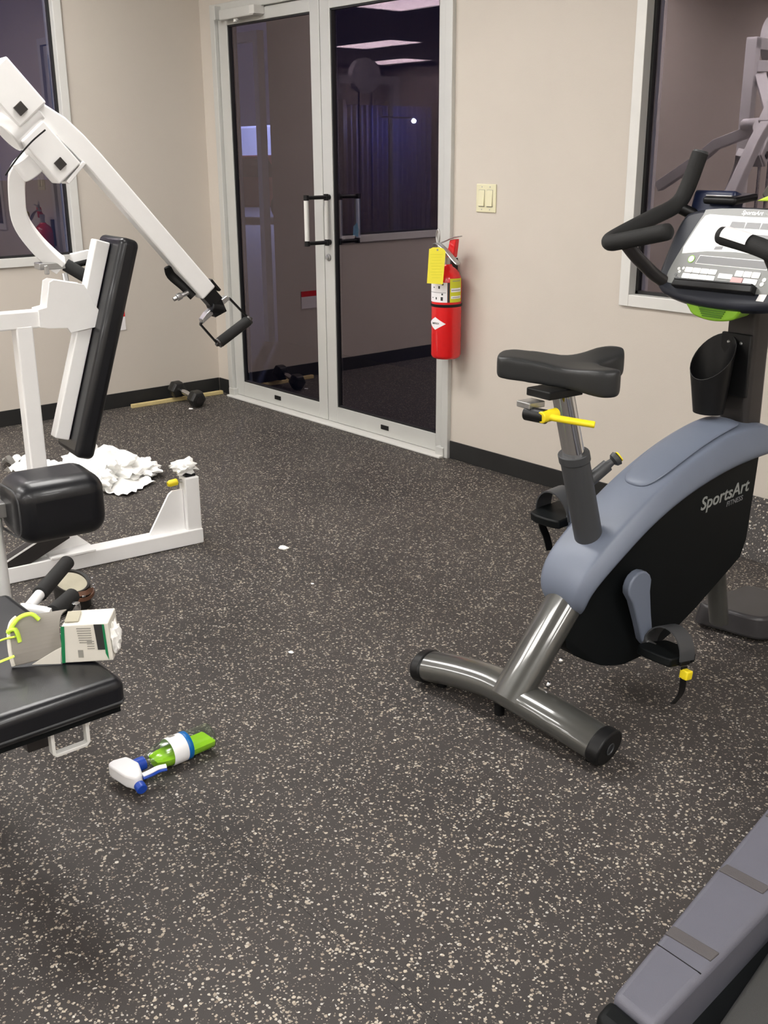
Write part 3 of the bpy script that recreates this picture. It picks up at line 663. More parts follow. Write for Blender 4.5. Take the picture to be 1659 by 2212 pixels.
# front foot and column
bm=B(); pts=smooth2d([(-.125,.845),(-.02,.858),(.05,.873),(.085,.893),(.098,.93),(.095,1.02),(.08,1.10),(-.10,1.10),(-.125,1.04)],3)
prism(bm,pts,lambda a,b:(a,b,.012),lambda a,b:(a*.9-.002,.97+(b-.97)*.94,.082)); ft=finish('front_foot',bm,'footgrey',bike,bevel=.010,seg=3)
bm=B(); cyl(bm,(-.08,.9,0),(-.08,.9,.02),.02); cyl(bm,(.05,.93,0),(.05,.93,.02),.02); cyl(bm,(0,1.06,0),(0,1.06,.02),.02); finish('leveling_foot',bm,'black',ft)
bm=B(); sweep(bm,[(0,.80,.07),(0,.77,.20),(0,.74,.34)],.030,.026,seg=24,up=(0,1,0)); finish('front_leg_tube',bm,'bikegrey',bike)
pts=[(-.038,-.036),(.038,-.036),(.047,-.025),(.047,.030),(.038,.040),(-.038,.040),(-.047,.030),(-.047,-.025)]
bm=B(); loft(bm,[[(a,.800+b,.64) for a,b in pts],[(a,.798+b,.85) for a,b in pts],[(a,.80+b,1.03) for a,b in pts],[(a*1.2,.80+b*1.1,1.08) for a,b in pts]]); finish('console_column',bm,'steeldark',bike,bevel=.006,seg=3)
# bottle holder in front of the column
bm=B(); n=20; secs=[]
cx,cy=-.035,.705
cup=B(); rt,rb=.056,.040
def ringpts(rx,ry,z,slope=0): 
    return [(cx+rx*math.cos(2*PI*j/28), cy+ry*math.sin(2*PI*j/28), z+slope*(.5+.5*math.sin(2*PI*j/28))) for j in range(28)]
r1=ringpts(.043,.038,.712); r2=ringpts(.062,.054,.812,.115); r3=ringpts(.059,.051,.811,.115); r4=ringpts(.040,.035,.716)
rr=[[cup.verts.new(p) for p in r] for r in (r1,r2,r3,r4)]
for i in range(3):
    for j in range(28): cup.faces.new((rr[i][j],rr[i][(j+1)%28],rr[i+1][(j+1)%28],rr[i+1][j]))
cup.faces.new(rr[0][::-1]); cup.faces.new(rr[3])
bh=finish('bottle_holder',cup,'black',bike,bevel=.0015)
bm=B(); box(bm,-.05,.045,.752,.764,.76,.93); finish('holder_back_plate',bm,'black',bh,bevel=.003)
bm=B()
for x,z in ((-.025,.905),(.015,.905),(-.005,.885)): lathe(bm,[(.005,0),(.003,.003),(0,.003)],(x,.752,z),(0,-1,0),seg=10)
finish('screw',bm,'steel',bh)
# console
O=V((0,.645,1.015)); e1=V((1,0,0)); e2=V((0,.11,.21)).normalized(); en=e1.cross(e2)  # en points to the rider? (0,-.,+.)
if en.y>0: en=-en
def CP(a,b,h=0): return O+e1*a+e2*b+en*h
def cprism(name, pts, h0, h1, m, parent, bevel=0, seg=2, smooth=True):
    bm=B(); prism(bm,pts,lambda a,b:CP(a,b,h0),lambda a,b:CP(a,b,h1)); return finish(name,bm,m,parent,bevel=bevel,seg=seg,smooth=smooth)
outer=smooth2d([(-.226,.095),(-.222,.050),(-.200,.025),(-.165,.012),(-.09,.0),(0,-.003),(.09,.0),(.165,.012),(.200,.025),(.222,.050),(.226,.095),(.226,.19),(.216,.238),(.196,.256),(.14,.268),(.05,.276),(-.05,.276),(-.14,.268),(-.196,.256),(-.216,.238),(-.226,.19)],3)
con=cprism('console',outer,-.045,.0,'bezel',bike,bevel=.014,seg=4)
inner=smooth2d([(-.190,.075),(-.180,.050),(-.160,.045),(0,.036),(.160,.045),(.180,.050),(.190,.075),(.176,.15),(.150,.245),(.135,.262),(.0,.268),(-.135,.262),(-.150,.245),(-.176,.15)],3)
cprism('display_bed',inner,-.002,.0015,'panelgrey',con)
cprism('white_display_panel',[(-.168,.131),(-.172,.150),(-.150,.225),(-.141,.243),(-.128,.2475),(0,.245),(.128,.2475),(.141,.243),(.150,.225),(.172,.150),(.168,.131),(.09,.143),(0,.147),(-.09,.143)],.0010,.0022,'panelwhite',con,smooth=False)
wp=con
for k in range(4):
    a=-.050+k*.0475; cprism('lcd_window',[(a,.213),(a+.046,.213),(a+.044,.230),(a+.002,.230)],.0015,.0028,'panelmid',con,smooth=False)
cprism('lcd_window',[(-.05,.17),(.11,.17),(.105,.198),(-.045,.198)],.0015,.0028,'panelmid',con,smooth=False)
cprism('lcd_window',[(-.07,.149),(-.045,.151),(-.045,.160),(-.068,.158)],.0015,.0028,'panelmid',con,smooth=False)
cprism('message_display',[(-.110,.108),(.112,.108),(.108,.129),(-.105,.129)],.0015,.0024,'panelmid',con,smooth=False)
cprism('message_display_border',[(-.112,.106),(.114,.106),(.110,.131),(-.107,.131)],.0012,.0020,'panelwhite',con,smooth=False)
cprism('green_indicator',[(-.130+.011*math.cos(t*PI/8),.118+.011*math.sin(t*PI/8)) for t in range(16)],.0015,.0026,'lime',con)
cprism('green_indicator_face',[(-.130+.009*math.cos(t*PI/8),.118+.009*math.sin(t*PI/8)) for t in range(16)],.0025,.003,'panelwhite',con)
def btn(a0,a1,b0,b1,m='panelwhite',nm='button'): cprism(nm,[(a0+.0015,b0),(a1-.0015,b0),(a1,b0+.002),(a1,b1-.002),(a1-.0015,b1),(a0+.0015,b1),(a0,b1-.002),(a0,b0+.002)],.0012,.0034,m,con,smooth=False)
for k in range(4): btn(-.136+k*.0262,-.136+k*.0262+.0252,.080,.0945); btn(-.138+k*.0268,-.138+k*.0268+.0258,.0625,.077)
btn(-.023,.021,.072,.086)
for k in range(3): btn(.026+k*.0255,.050+k*.0255,.082,.098)
btn(.020,.055,.064,.079,'pink'); btn(.058,.100,.064,.079)
for a,b in ((-.158,.088),(-.143,.090),(-.152,.080),(-.160,.07),(-.154,.062)): cprism('button',[(a+.0045*math.cos(t*PI/5),b+.0045*math.sin(t*PI/5)) for t in range(10)],.0012,.0028,'panelwhite' if b>.075 else 'panelmid',con)
for a,b in ((.118,.080),(.116,.068)): cprism('button',[(a+.006*math.cos(t*PI/5),b+.006*math.sin(t*PI/5)) for t in range(10)],.0012,.0028,'panelwhite',con)
cprism('reading_ledge',[(-.146,.032),(.110,.036),(.106,.060),(-.142,.055)],.0,.024,'black',con,bevel=.003)
cprism('ledge_highlight_rib',[(-.140,.050),(.104,.055),(.104,.058),(-.140,.053)],.0235,.027,'sleeve',con)
cprism('sticker',[(.117,.024),(.139,.024),(.143,.050),(.121,.050)],.0,.0012,'panelwhite',con,smooth=False)
mt=Matrix(((e1.x,e2.x,en.x,0),(e1.y,e2.y,en.y,0),(e1.z,e2.z,en.z,0),(0,0,0,1)))
text_mesh('brand_logo','SportsArt',.016,Matrix.Translation(CP(.003,.2565,.0018))@mt,'panelwhite',con,shear=.2,bold=.0004)
text_mesh('brand_logo_subtitle','FITNESS',.006,Matrix.Translation(CP(.055,.2535,.0018))@mt,'panelwhite',con,shear=.2)
# lime fan housing below
bm=B(); secs=[]
for k in range(9):
    u=-1+2*k/8; 
fanp=smooth2d([(-.084,.012),(-.079,-.020),(-.055,-.036),(0,-.043),(.055,-.036),(.079,-.020),(.084,.012)],4)
prism(bm,[(a,b) for a,b in fanp],lambda a,b:(a-.020,.665,1.011+b),lambda a,b:(a*1.0-.020,.725,1.011+b*.8)); fh=finish('fan_housing',bm,'lime',con,bevel=.010,seg=3)
bm=B()
for k in range(5): z=-.006-.0055*k; wd=.045-.0035*k; box(bm,-wd-.020,wd-.020,.6615,.6640,1.007+z,1.007+z+.003)
finish('fan_grille',bm,'limed',fh,smooth=False)
# back housing bits seen above the console
bm=B(); obox(bm,(-.160,.815,1.228),(1,0,0),(0,.3,1),.14,.13,.05); finish('rear_housing',bm,'navy',con,bevel=.01,seg=3)
bm=B(); obox(bm,(-.118,.825,1.274),(1,0,0),(0,1,.1),.11,.10,.020); hs=finish('rear_shelf',bm,'black',con,bevel=.008,seg=3)
bm=B(); obox(bm,(-.118,.776,1.283),(1,0,0),(0,1,.1),.085,.006,.003); finish('shelf_strip',bm,'steel',hs,bevel=.001)
bm=B(); prism(bm,smooth2d([(-.04,-.03),(.16,-.03),(.16,.028),(.0,.03),(-.03,.018)],3),lambda a,b:(.020+a,.84,1.302+b),lambda a,b:(.020+a,.88,1.302+b)); finish('rear_cowl',bm,'bikegrey',con,bevel=.006)
bm=B(); prism(bm,[(-.045,-.012),(.14,-.012),(.14,.022),(.03,.022),(-.0,.006)],lambda a,b:(.045+a,.775,1.285+b),lambda a,b:(.045+a,.83,1.285+b)); finish('top_cap',bm,'neon',con,bevel=.004)
# handlebars
def hb(sx):
    ie=.100 if sx<0 else .078
    upper=cat_([(sx*ie,.553,1.199),(sx*.17,.548,1.184),(sx*.235,.540,1.170),(sx*.272,.537,1.163),(sx*.290,.552,1.168),(sx*.285,.60,1.188),(sx*.265,.68,1.222),(sx*.245,.755,1.255),(sx*.235,.785,1.300),(sx*.222,.812,1.392)],6)
    bm=B(); sweep(bm,upper,.0225,seg=20,up=(0,0,1)); g=finish('handlebar',bm,'foam',bike,bevel=.003,angle=50)
    bm=B(); lathe(bm,[(.0225,0),(.021,.009),(.013,.016),(0,.018)],(sx*(ie+.001),.553,1.199),(-sx,.07,.18)); finish('grip_end',bm,'foam',g)
    bm=B(); lathe(bm,[(.0225,0),(.020,.007),(0,.010)],(sx*.222,.812,1.391),(-sx*.1,.2,.95)); finish('horn_cap',bm,'sleeve',g)
    bm=B(); sweep(bm,cat_([(sx*.225,.548,1.158),(sx*.215,.60,1.11),(sx*.19,.69,1.05),(sx*.06,.80,1.03)],5),.021,.016,seg=16,up=(0,1,0)); finish('handlebar_mount',bm,'steeldark',bike)
    bm=B(); cyl(bm,(sx*.245,.757,1.252),(sx*.15,.86,1.19),.016); finish('handlebar_brace',bm,'black',bike)
    return g
hb(-1); g2=hb(1)
bm=B(); secs=[]
for t in range(9):
    u=t/8; x=.088+.080*u; y=.553-.006*u; z=1.1985-.0145*u
    secs.append((x,y-.001,z+.0008))
sweep(bm,secs,.0242,.0242,seg=24,up=(0,0,1))
# keep only the upper rider-facing half as the contact plate
kill=[v for v in bm.verts if .75*(v.co.z-(1.1985-.0145*max(0,min(1,(v.co.x-.088)/.080))))-.66*(v.co.y-.550)<.014 ]
bmesh.ops.delete(bm,geom=kill,context='VERTS')
finish('pulse_sensor',bm,'labelwhite',g2)

# ------------------------------------------------------------ treadmill, lower right
TA=math.atan2(.177,.984)
tm_=thing('treadmill','dark treadmill with grey side rail and foot strips at the lower right','treadmill',(4.885,-2.38,0),TA)
# local: y forward along rail, x inwards (right)
bm=B()
pl=[(0,0.004),(.078,-.018),(.112,.36),(.128,1.55),(0,1.55)]
prism(bm,pl,lambda a,b:(a-.004,b,.05),lambda a,b:(a,b,.2)); rail=finish('side_rail',bm,'treadrail',tm_,bevel=.012,seg=4)
bm=B(); prism(bm,[(-.006,-.040),(.08,-.062),(.082,-.016),(-.006,.010)],lambda a,b:(a,b*.9,.03),lambda a,b:(a,b*1.0,.190)); finish('rail_end_cap',bm,'blackm',rail,bevel=.014,seg=4)
def strip(y,rot,l=.085,wd=.021,x=.048):
    bm=B(); c=V((x,y,.2008)); obox(bm,c,(math.cos(rot),math.sin(rot),0),(-math.sin(rot),math.cos(rot),0),l,wd,.004); finish('foot_strip',bm,'treadpad',rail,bevel=.0015)
strip(.180,-.16,.084,.025,.047); strip(.388,-.16,.084,.025,.050); strip(.60,-.16,.088,.025,.054); strip(.82,-.16,.09,.025,.056)
bm=B(); obox(bm,(.045,.136,.1998),(math.cos(.22),-math.sin(.22),0),(math.sin(.22),math.cos(.22),0),.084,.0018,.001); finish('panel_seam',bm,'black',rail)
bm=B(); box(bm,.13,.64,-.02,1.5,.12,.155); finish('running_belt',bm,'treadbelt',tm_,bevel=.01)
bm=B(); prism(bm,[(.60,-.04),(.74,-.04),(.74,1.55),(.60,1.55)],lambda a,b:(a,b,.05),lambda a,b:(a,b,.2)); finish('side_rail',bm,'treadrail',tm_,bevel=.012,seg=4)
bm=B(); box(bm,.06,.70,.0,1.5,.03,.118); cyl(bm,(.14,-.02,.135),(.60,-.02,.135),.03); finish('deck_frame',bm,'blackm',tm_)
bm=B()
for x,y in ((.05,.05),(.68,.05),(.05,1.45),(.68,1.45)): cyl(bm,(x,y,0),(x,y,.06),.025)
finish('leveling_foot',bm,'black',tm_)

# ------------------------------------------------------------ multi-gym press station (local: x = n, y = -t, z)
GA=-math.radians(6.43)
gym=thing('chest_press_machine','white press machine with black back pad and long angled arm','weight machine',(2.26,-1.545,0),GA)
def G(t,z,n=0): return V((n,-t,z))
bm=B(); bar(bm,G(-.03,.030),G(1.75,.030),.072,.058,(0,0,1)); bb=finish('base_beam',bm,'white',gym,smooth=False,bevel=.004)
bm=B(); lathe(bm,[(.012,0),(.011,.008),(.005,.011),(0,.011)],G(.675,.032,.036),(1,0,0),seg=12); finish('bolt',bm,'steeldark',bb)
bm=B(); prism(bm,[(.38,.058),(.62,.058),(.62,.10),(.50,.135),(.46,.135)],lambda a,b:G(a,b,-.035),lambda a,b:G(a,b,-.027)); obox(bm,G(.47,.063,.0),(0,1,0),(1,0,0),.16,.09,.008); finish('weld_plate',bm,'white',bb,smooth=False,bevel=.001)
bm=B(); bar(bm,G(.0,.03),G(.0,.262),.058,.058,(0,1,0)); sp=finish('seat_stub_post',bm,'white',gym,smooth=False,bevel=.005)
bm=B(); bar(bm,G(.0,.262),G(.0,.272),.040,.040,(0,1,0)); finish('post_plug',bm,'black',sp,smooth=False,bevel=.003)
bm=B(); prism(bm,[(.03,.055),(.175,.055),(.165,.075),(.085,.205),(.07,.215),(.03,.215)],lambda a,b:G(a,b,-.006),lambda a,b:G(a,b,.006)); finish('gusset',bm,'white',sp,smooth=False,bevel=.001)
bm=B(); cyl(bm,G(.029,.247),G(.045,.247),.007); kn=finish('knob_stem',bm,'steel',sp)
bm=B(); lathe(bm,[(.008,0),(.013,.004),(.013,.032),(.009,.040),(0,.041)],G(.045,.247),(0,-1,-.1),seg=18); finish('knob',bm,'yellow',kn)
# rear post, brace, upper beam
bm=B(); bar(bm,G(.552,.16),G(.549,.87),.062,.055,(0,1,0)); finish('rear_post',bm,'white',gym,smooth=False,bevel=.005)
bm=B(); bar(bm,G(.73,.040,.01),G(.485,.150,.01),.06,.045,(1,0,0)); finish('diagonal_brace_shaded',bm,'steeldark',gym,smooth=False,bevel=.003)  # dark colour stands for the brace's side face in shade
bm=B(); bar(bm,G(.735,.066,.01),G(.49,.176,.01),.006,.046,(1,0,0)); finish('brace_lit_top',bm,'white',gym,smooth=False)  # white strip stands for the lit top face of the brace
bm=B(); bar(bm,G(.44,.888),G(1.15,.888),.060,.056,(0,0,1)); finish('upper_beam',bm,'white',gym,smooth=False,bevel=.004)
bm=B(); prism(bm,[(.50,.920),(.50,.862),(.47,.856),(.41,.852),(.40,.835),(.315,.846),(.298,.862),(.296,.90),(.31,.92),(.34,.990),(.44,1.012),(.455,1.005),(.472,.925)],lambda a,b:G(a,b,.028),lambda a,b:G(a,b,.037)); sp2=finish('side_plate',bm,'white',gym,smooth=False,bevel=.0015)
bm=B(); prism(bm,[(.50,.920),(.50,.862),(.47,.856),(.41,.852),(.315,.846),(.298,.862),(.296,.90),(.31,.92),(.34,.990),(.44,1.012),(.455,1.005),(.472,.925)],lambda a,b:G(a,b,-.037),lambda a,b:G(a,b,-.028)); finish('side_plate',bm,'white',gym,smooth=False,bevel=.0015)
bm=B(); lathe(bm,[(.011,0),(.010,.005),(0,.006)],G(.317,.885,.037),(1,0,0),seg=14); lathe(bm,[(.005,0),(.004,.003),(0,.003)],G(.325,.912,.037),(1,0,0),seg=10); lathe(bm,[(.006,0),(.005,.003),(0,.003)],G(.417,.985,.037),(1,0,0),seg=10); finish('bolt',bm,'steeldark',sp2)
# pad spine tube and pad
T0=G(.258,1.125); T1=G(.463,.477)
bm=B(); bar(bm,T0,T1,.050,.052,(1,0,0)); spn=finish('pad_spine',bm,'white',gym,smooth=False,bevel=.004)
dn=(T1-T0).normalized(); fwd=V((0,dn.z*-1,dn.y)); fwd= V((0,-dn.z,dn.y)); 
if fwd.y<0: fwd=-fwd     # towards +y local (away from spine, user side)
pc0=T0-dn*.028+fwd*(.026+.036); pc1=T1+dn*.045+fwd*(.026+.036)
bm=B(); pcen=(pc0+pc1)/2; obox(bm,pcen,dn,(1,0,0),(pc1-pc0).length,.215,.068); finish('back_pad',bm,'vinyl',gym,bevel=.022,seg=5)
bm=B(); lathe(bm,[(.007,0),(.006,.004),(0,.005)],T0+dn*.055+V((.026,0,0)),(1,0,0),seg=10); lathe(bm,[(.007,0),(.006,.004),(0,.005)],T1-dn*.075+V((.026,0,0)),(1,0,0),seg=10); finish('bolt',bm,'steel',spn)
# pivot assembly and arms
n_=.10
ad=(G(-.068,.94,n_)-G(.297,1.376,n_)).normalized()   # arm direction
pp=V((0,ad.z,-ad.y)).normalized()                     # perpendicular in the plane
arm=[G(.50,1.553,n_),G(.455,1.516,n_),G(.40,1.482,n_),G(.35,1.435,n_),G(.297,1.376,n_),G(-.068,.940,n_)]
bm=B(); sweep(bm,arm,.032,.029,rect=True,up=(1,0,0)); am=finish('press_arm',bm,'white',gym,smooth=False,bevel=.006,seg=3)
bm=B(); bar(bm,G(-.066,.943,n_),G(-.100,.903,n_),.052,.046,(1,0,0)); finish('arm_plug',bm,'black',am,smooth=False,bevel=.003)
bm=B(); obox(bm,G(.535,1.575,n_),ad,(1,0,0),.165,.085,.115); finish('pivot_bracket',bm,'white',am,smooth=False,bevel=.006)
bm=B(); lathe(bm,[(.010,0),(.009,.004),(0,.005)],G(.515,1.565,n_+.043),(1,0,0),seg=12); finish('bolt',bm,'steel',am)
col_c=G(.515,1.485,n_-.02)
bm=B(); cyl(bm,col_c+V((0,0,.06)).cross(V((1,0,0)))*0+pp*.05, col_c-pp*.07+ad*.0,.058,seg=32); finish('pivot_collar',bm,'white',gym,bevel=.005)
bm=B(); obox(bm,G(.52,1.53,n_+.045),ad,(1,0,0),.03,.01,.03); obox(bm,G(.415,1.372,n_+.042),ad,(1,0,0),.028,.006,.028); finish('adjust_slot',bm,'steeldark',gym,smooth=False)
bm=B(); obox(bm,G(.437,1.405,n_),ad,(1,0,0),.165,.078,.095); ck=finish('clamp_block',bm,'white',gym,smooth=False,bevel=.005)
bm=B(); bar(bm,G(.395,1.315,n_),G(.335,1.375,n_),.012,.07,(1,0,0)); finish('clamp_lip',bm,'white',ck,smooth=False,bevel=.002)
bm=B(); cyl(bm,G(.505,1.392,.05),G(.468,1.340,.05),.040,seg=28); finish('pivot_boss',bm,'white',gym,bevel=.004)
bm=B(); lathe(bm,[(.014,0),(.013,.012),(.008,.015),(0,.015)],G(.466,1.468,n_+.046),(1,0,0),seg=16); finish('bolt',bm,'white',gym)
yk=cat_([G(.455,1.385,-.02),G(.495,1.345,-.04),G(.502,1.27,-.06),G(.492,1.195,-.08),(G(.45,1.125,-.09)),G(.395,1.065,-.10),G(.368,1.042,-.10)],5)
bm=B(); sweep(bm,yk,.026,.030,rect=True,up=(1,0,0)); yo=finish('curved_arm',bm,'white',gym,smooth=False,bevel=.006,seg=3)
bm=B(); obox(bm,G(.40,1.045,-.10),(0,1,0),(1,0,0),.10,.06,.022); cyl(bm,G(.43,1.02,-.06),G(.43,1.05,-.06),.008); finish('arm_bracket',bm,'steel',yo,bevel=.003)
bm=B(); cyl(bm,G(.355,1.045,-.09),G(.30,1.005,-.06),.022); cyl(bm,G(.34,1.04,-.10),G(.26,1.055,-.10),.013); finish('rear_grip',bm,'foam',yo)
bm=B(); bar(bm,G(.33,1.065,-.10),G(.265,1.075,-.10),.03,.02,(1,0,0)); finish('grip_plate',bm,'white',yo,smooth=False,bevel=.002)
bm=B(); cyl(bm,G(.375,1.02,-.05),G(.375,.995,-.04),.010); finish('pull_pin',bm,'steel',yo)
# stirrup handle at the end of the arm
bm=B(); bar(bm,G(-.095,.905,n_),G(-.112,.862,n_),.05,.04,(1,0,0)); cyl(bm,G(-.075,.89,n_+.02),G(-.12,.88,n_+.02),.016); hj=finish('swivel_joint',bm,'black',am,bevel=.003)
bm=B(); prism(bm,[(-.043,.835),(-.152,.912),(-.140,.925),(-.105,.905),(-.060,.872),(-.040,.85)],lambda a,b:G(a,b,n_-.015),lambda a,b:G(a,b,n_+.015)); finish('swivel_plate',bm,'steel',am,smooth=False,bevel=.002)
bm=B(); P4=[G(-.038,.833,n_),G(-.101,.757,n_),G(-.232,.832,n_),G(-.155,.914,n_)]
for a,b in ((0,1),(2,3),(3,0)): bar(bm,P4[a],P4[b],.007,.010,(1,0,0))
hd=finish('stirrup_frame',bm,'black',am,smooth=False,bevel=.001)
bm=B(); cyl(bm,G(-.108,.761,n_),G(-.226,.829,n_),.019); finish('hand_grip',bm,'foam',hd,bevel=.003)
bm=B(); lathe(bm,[(.018,0),(.018,.006),(.010,.008),(.006,.016),(0,.016)],G(-.226,.829,n_),G(-.118,.068,0)-G(0,0,0),seg=16); lathe(bm,[(.018,0),(.018,.006),(.010,.008),(.006,.016),(0,.016)],G(-.108,.761,n_),G(.118,-.068,0),seg=16); finish('grip_end',bm,'steeldark',hd)
bm=B(); sweep(bm,cat_([G(.062,1.035,n_-.01),G(.050,1.005,n_-.02),G(.01,.965,n_-.01),G(-.02,.93,n_)],4),.016,.006,up=(1,0,0)); finish('strap_loop',bm,'black',am)
bm=B(); cyl(bm,G(.0,.945,n_),G(.028,.935,n_),.008); lathe(bm,[(.010,0),(.012,.003),(.012,.018),(.007,.02),(.007,.032),(0,.032)],G(.025,.937,n_),G(.03,-.012,0),seg=16); finish('pop_pin',bm,'steel',am)
bm=B(); obox(bm,G(-.095,.965,n_),ad,(1,0,0),.05,.05,.008); finish('end_clip',bm,'black',am)
# tower (seen reflected in the glass)
bm=B()
for t in (.95,1.56): bar(bm,G(t,.03,-.25),G(t,2.01,-.25),.065,.065,(0,1,0))
bar(bm,G(.92,1.985,-.25),G(1.60,1.985,-.25),.065,.065,(0,0,1)); bar(bm,G(.95,.03,-.25),G(1.56,.03,-.25),.06,.06,(0,0,1)); bar(bm,G(1.255,.03,0),G(1.255,.03,-.28),.06,.06,(0,0,1))
tw=finish('tower_frame',bm,'white',gym,smooth=False,bevel=.004)
bm=B()
def LW(x,y,z): d=Vector((x-2.26,y+1.545,0)); return V((d.dot(Vector((.9937,-.112,0))),d.dot(Vector((.112,.9937,0))),z))
sweep(bm,[LW(2.22,-2.12,1.53),LW(2.12,-2.15,1.495),LW(1.92,-2.15,1.43),LW(1.82,-2.15,1.355),LW(1.54,-2.15,1.19)],.030,.026,rect=True,up=(0,1,0)); finish('far_press_arm',bm,'white',gym,smooth=False,bevel=.004)
bm=B(); cyl(bm,G(.52,1.535,.09),G(.62,1.53,-.10),.035); finish('cross_shaft',bm,'white',gym,bevel=.003)
bm=B(); sweep(bm,cat_([G(.455,1.470,.155),G(.50,1.435,.15),G(.545,1.385,.13),G(.58,1.34,.12)],4),.0025,seg=8); finish('cable',bm,'black',gym)
bm=B(); cyl(bm,G(1.25,2.02,-.29),G(1.25,2.02,-.21),.14,seg=32); finish('pulley_guard',bm,'white',tw)
bm=B()
for k in range(14): box(bm,-.31,-.19,-1.37,-1.14,.10+k*.028,.125+k*.028)
finish('weight_stack',bm,'ironblack',tw,smooth=False)
bm=B(); cyl(bm,G(1.19,.06,-.25),G(1.19,1.95,-.25),.010); cyl(bm,G(1.32,.06,-.25),G(1.32,1.95,-.25),.010); finish('guide_rod',bm,'chrome',tw)
bm=B(); bar(bm,G(.60,1.60,.05),G(.98,1.80,-.2),.06,.06,(1,0,0)); bar(bm,G(1.12,.9,0),G(1.12,1.9,-.02),.06,.06,(0,1,0)); bar(bm,G(1.12,1.86,-.02),G(.96,1.86,-.22),.06,.06,(0,0,1)); finish('arm_support',bm,'white',gym,smooth=False,bevel=.004)

# ------------------------------------------------------------ leg station nearer the camera
leg=thing('leg_bench_machine','low seat station with shiny black seat pads and black side grips at left edge','weight machine',(3.4,-2.7,0))
def Lw(x,y,z): return V((x-3.4,y+2.7,z))
bm=B(); obox(bm,Lw(2.955,-2.362,.503),V((.112,.994,0)),(1,0,0),.245,.20,.172); bp_=finish('thigh_pad',bm,'vinyl',leg,bevel=.05,seg=6)
bm=B(); pth=[]
for k in range(24):
    a=2*PI*k/24; pth.append(Lw(2.955-.0135,-2.362-.1195,.503)+V((math.copysign(abs(math.cos(a))**.5,math.cos(a))*.082,0,math.copysign(abs(math.sin(a))**.5,math.sin(a))*.065)))
pth.append(pth[0]); sweep(bm,pth,.003,seg=8,cap=False,up=(0,1,0)); finish('piping',bm,'sleeve',bp_)
bm=B(); cyl(bm,Lw(2.90,-2.522,0.0),Lw(2.90,-2.522,.50),.034); finish('upright_post',bm,'white',leg)
bm=B(); bar(bm,Lw(2.90,-2.53,.50),Lw(2.92,-2.44,.50),.04,.04,(0,0,1)); finish('pad_arm',bm,'steel',leg,bevel=.002)
bm=B(); box(bm,3.36-3.4,3.925-3.4,-3.06+2.7,-2.655+2.7,.385,.450); sd_=finish('seat_pad',bm,'vinyl',leg,bevel=.02,seg=5)
bm=B()
z=.402; q=[Lw(3.375,-2.659,z),Lw(3.915,-2.659,z),Lw(3.923,-2.667,z),Lw(3.923,-3.05,z)]; sweep(bm,q,.0035,seg=8,up=(0,0,1)); finish('piping',bm,'sleeve',sd_)
bm=B(); box(bm,3.38-3.4,3.91-3.4,-3.05+2.7,-2.665+2.7,.375,.386); finish('seat_board',bm,'blackm',leg,smooth=False)
bm=B(); q=[Lw(3.89,-2.80,.376),Lw(3.89,-2.80,.327),Lw(3.89,-2.795,.322),Lw(3.89,-2.735,.322),Lw(3.89,-2.73,.327),Lw(3.89,-2.73,.376)]; sweep(bm,q,.0035,.008,rect=True,up=(1,0,0)); finish('seat_bracket',bm,'alu_white',leg,bevel=.001)
bm=B(); bar(bm,Lw(3.86,-2.81,.350),Lw(3.50,-2.81,.350),.05,.05,(0,0,1)); bar(bm,Lw(3.50,-2.81,.35),Lw(2.90,-2.60,.30),.05,.05,(0,0,1)); bar(bm,Lw(3.50,-2.87,.34),Lw(3.50,-2.87,0),.05,.05,(0,1,0)); bar(bm,Lw(2.90,-2.537,.03),Lw(3.5,-2.90,.03),.06,.05,(0,0,1)); finish('frame',bm,'steeldark',leg,smooth=False,bevel=.003)
# side grips
def grip(p0,p1,p2):
    bm=B(); cyl(bm,Lw(*p0),Lw(*p1),.013); h=finish('handle_tube',bm,'white',leg)
    bm=B(); d=(Lw(*p1)-Lw(*p0)).normalized(); lathe(bm,[(.013,0),(.0185,.003),(.0185,(Lw(*p2)-Lw(*p1)).length-.003),(.0165,(Lw(*p2)-Lw(*p1)).length)],Lw(*p1),Lw(*p2)-Lw(*p1),seg=20); finish('hand_grip',bm,'foam',h)
grip((3.355,-2.612,.395),(3.308,-2.565,.40),(3.185,-2.435,.415))
grip((3.36,-2.630,.40),(3.432,-2.588,.40),(3.375,-2.51,.405))
bm=B(); cyl(bm,Lw(3.40,-2.615,.395),Lw(3.42,-2.575,.397),.009); finish('cross_tube',bm,'white',leg)
bm=B(); cyl(bm,Lw(3.40,-2.56,.37),Lw(3.437,-2.530,.395),.008); lathe(bm,[(.010,0),(.011,.006),(.009,.018),(0,.019)],Lw(3.437,-2.532,.393),(0.05,0,1),seg=16); finish('pop_pin',bm,'chrome',leg)

# things on the seat
ct=thing('tissue_carton','torn white cardboard carton with green stripe and open flaps on the near seat','carton',(3.808,-2.672,.4515),math.radians(-38))
def cb(nm,bm,m,par=ct,**k): return finish(nm,bm,m,par,smooth=False,**k)
bm=B(); prism(bm,[(-.052,0),(.050,.004),(.046,.084),(-.044,.080)],lambda a,b:(.018,a,b),lambda a,b:(-.058,a*.98,b*.99)); cx_=cb('carton_body',bm,'card',bevel=.002)
bm=B(); prism(bm,[(-.050,0.001),(-.0435,.001),(-.0385,.079),(-.0455,.079)],lambda a,b:(.0185,a,b),lambda a,b:(.0192,a,b)); cb('green_stripe',bm,'green',cx_)
bm=B(); prism(bm,[(.022,.028),(.037,.028),(.034,.082),(.018,.082)],lambda a,b:(.0185,a,b),lambda a,b:(.0192,a,b)); gs=cb('green_label',bm,'ink',cx_)
bm=B(); prism(bm,[(.0365,.02),(.042,.006),(.038,.082),(.034,.082)],lambda a,b:(.0186,a,b),lambda a,b:(.0195,a,b)); cb('green_edge',bm,'green',cx_)
bm=B()
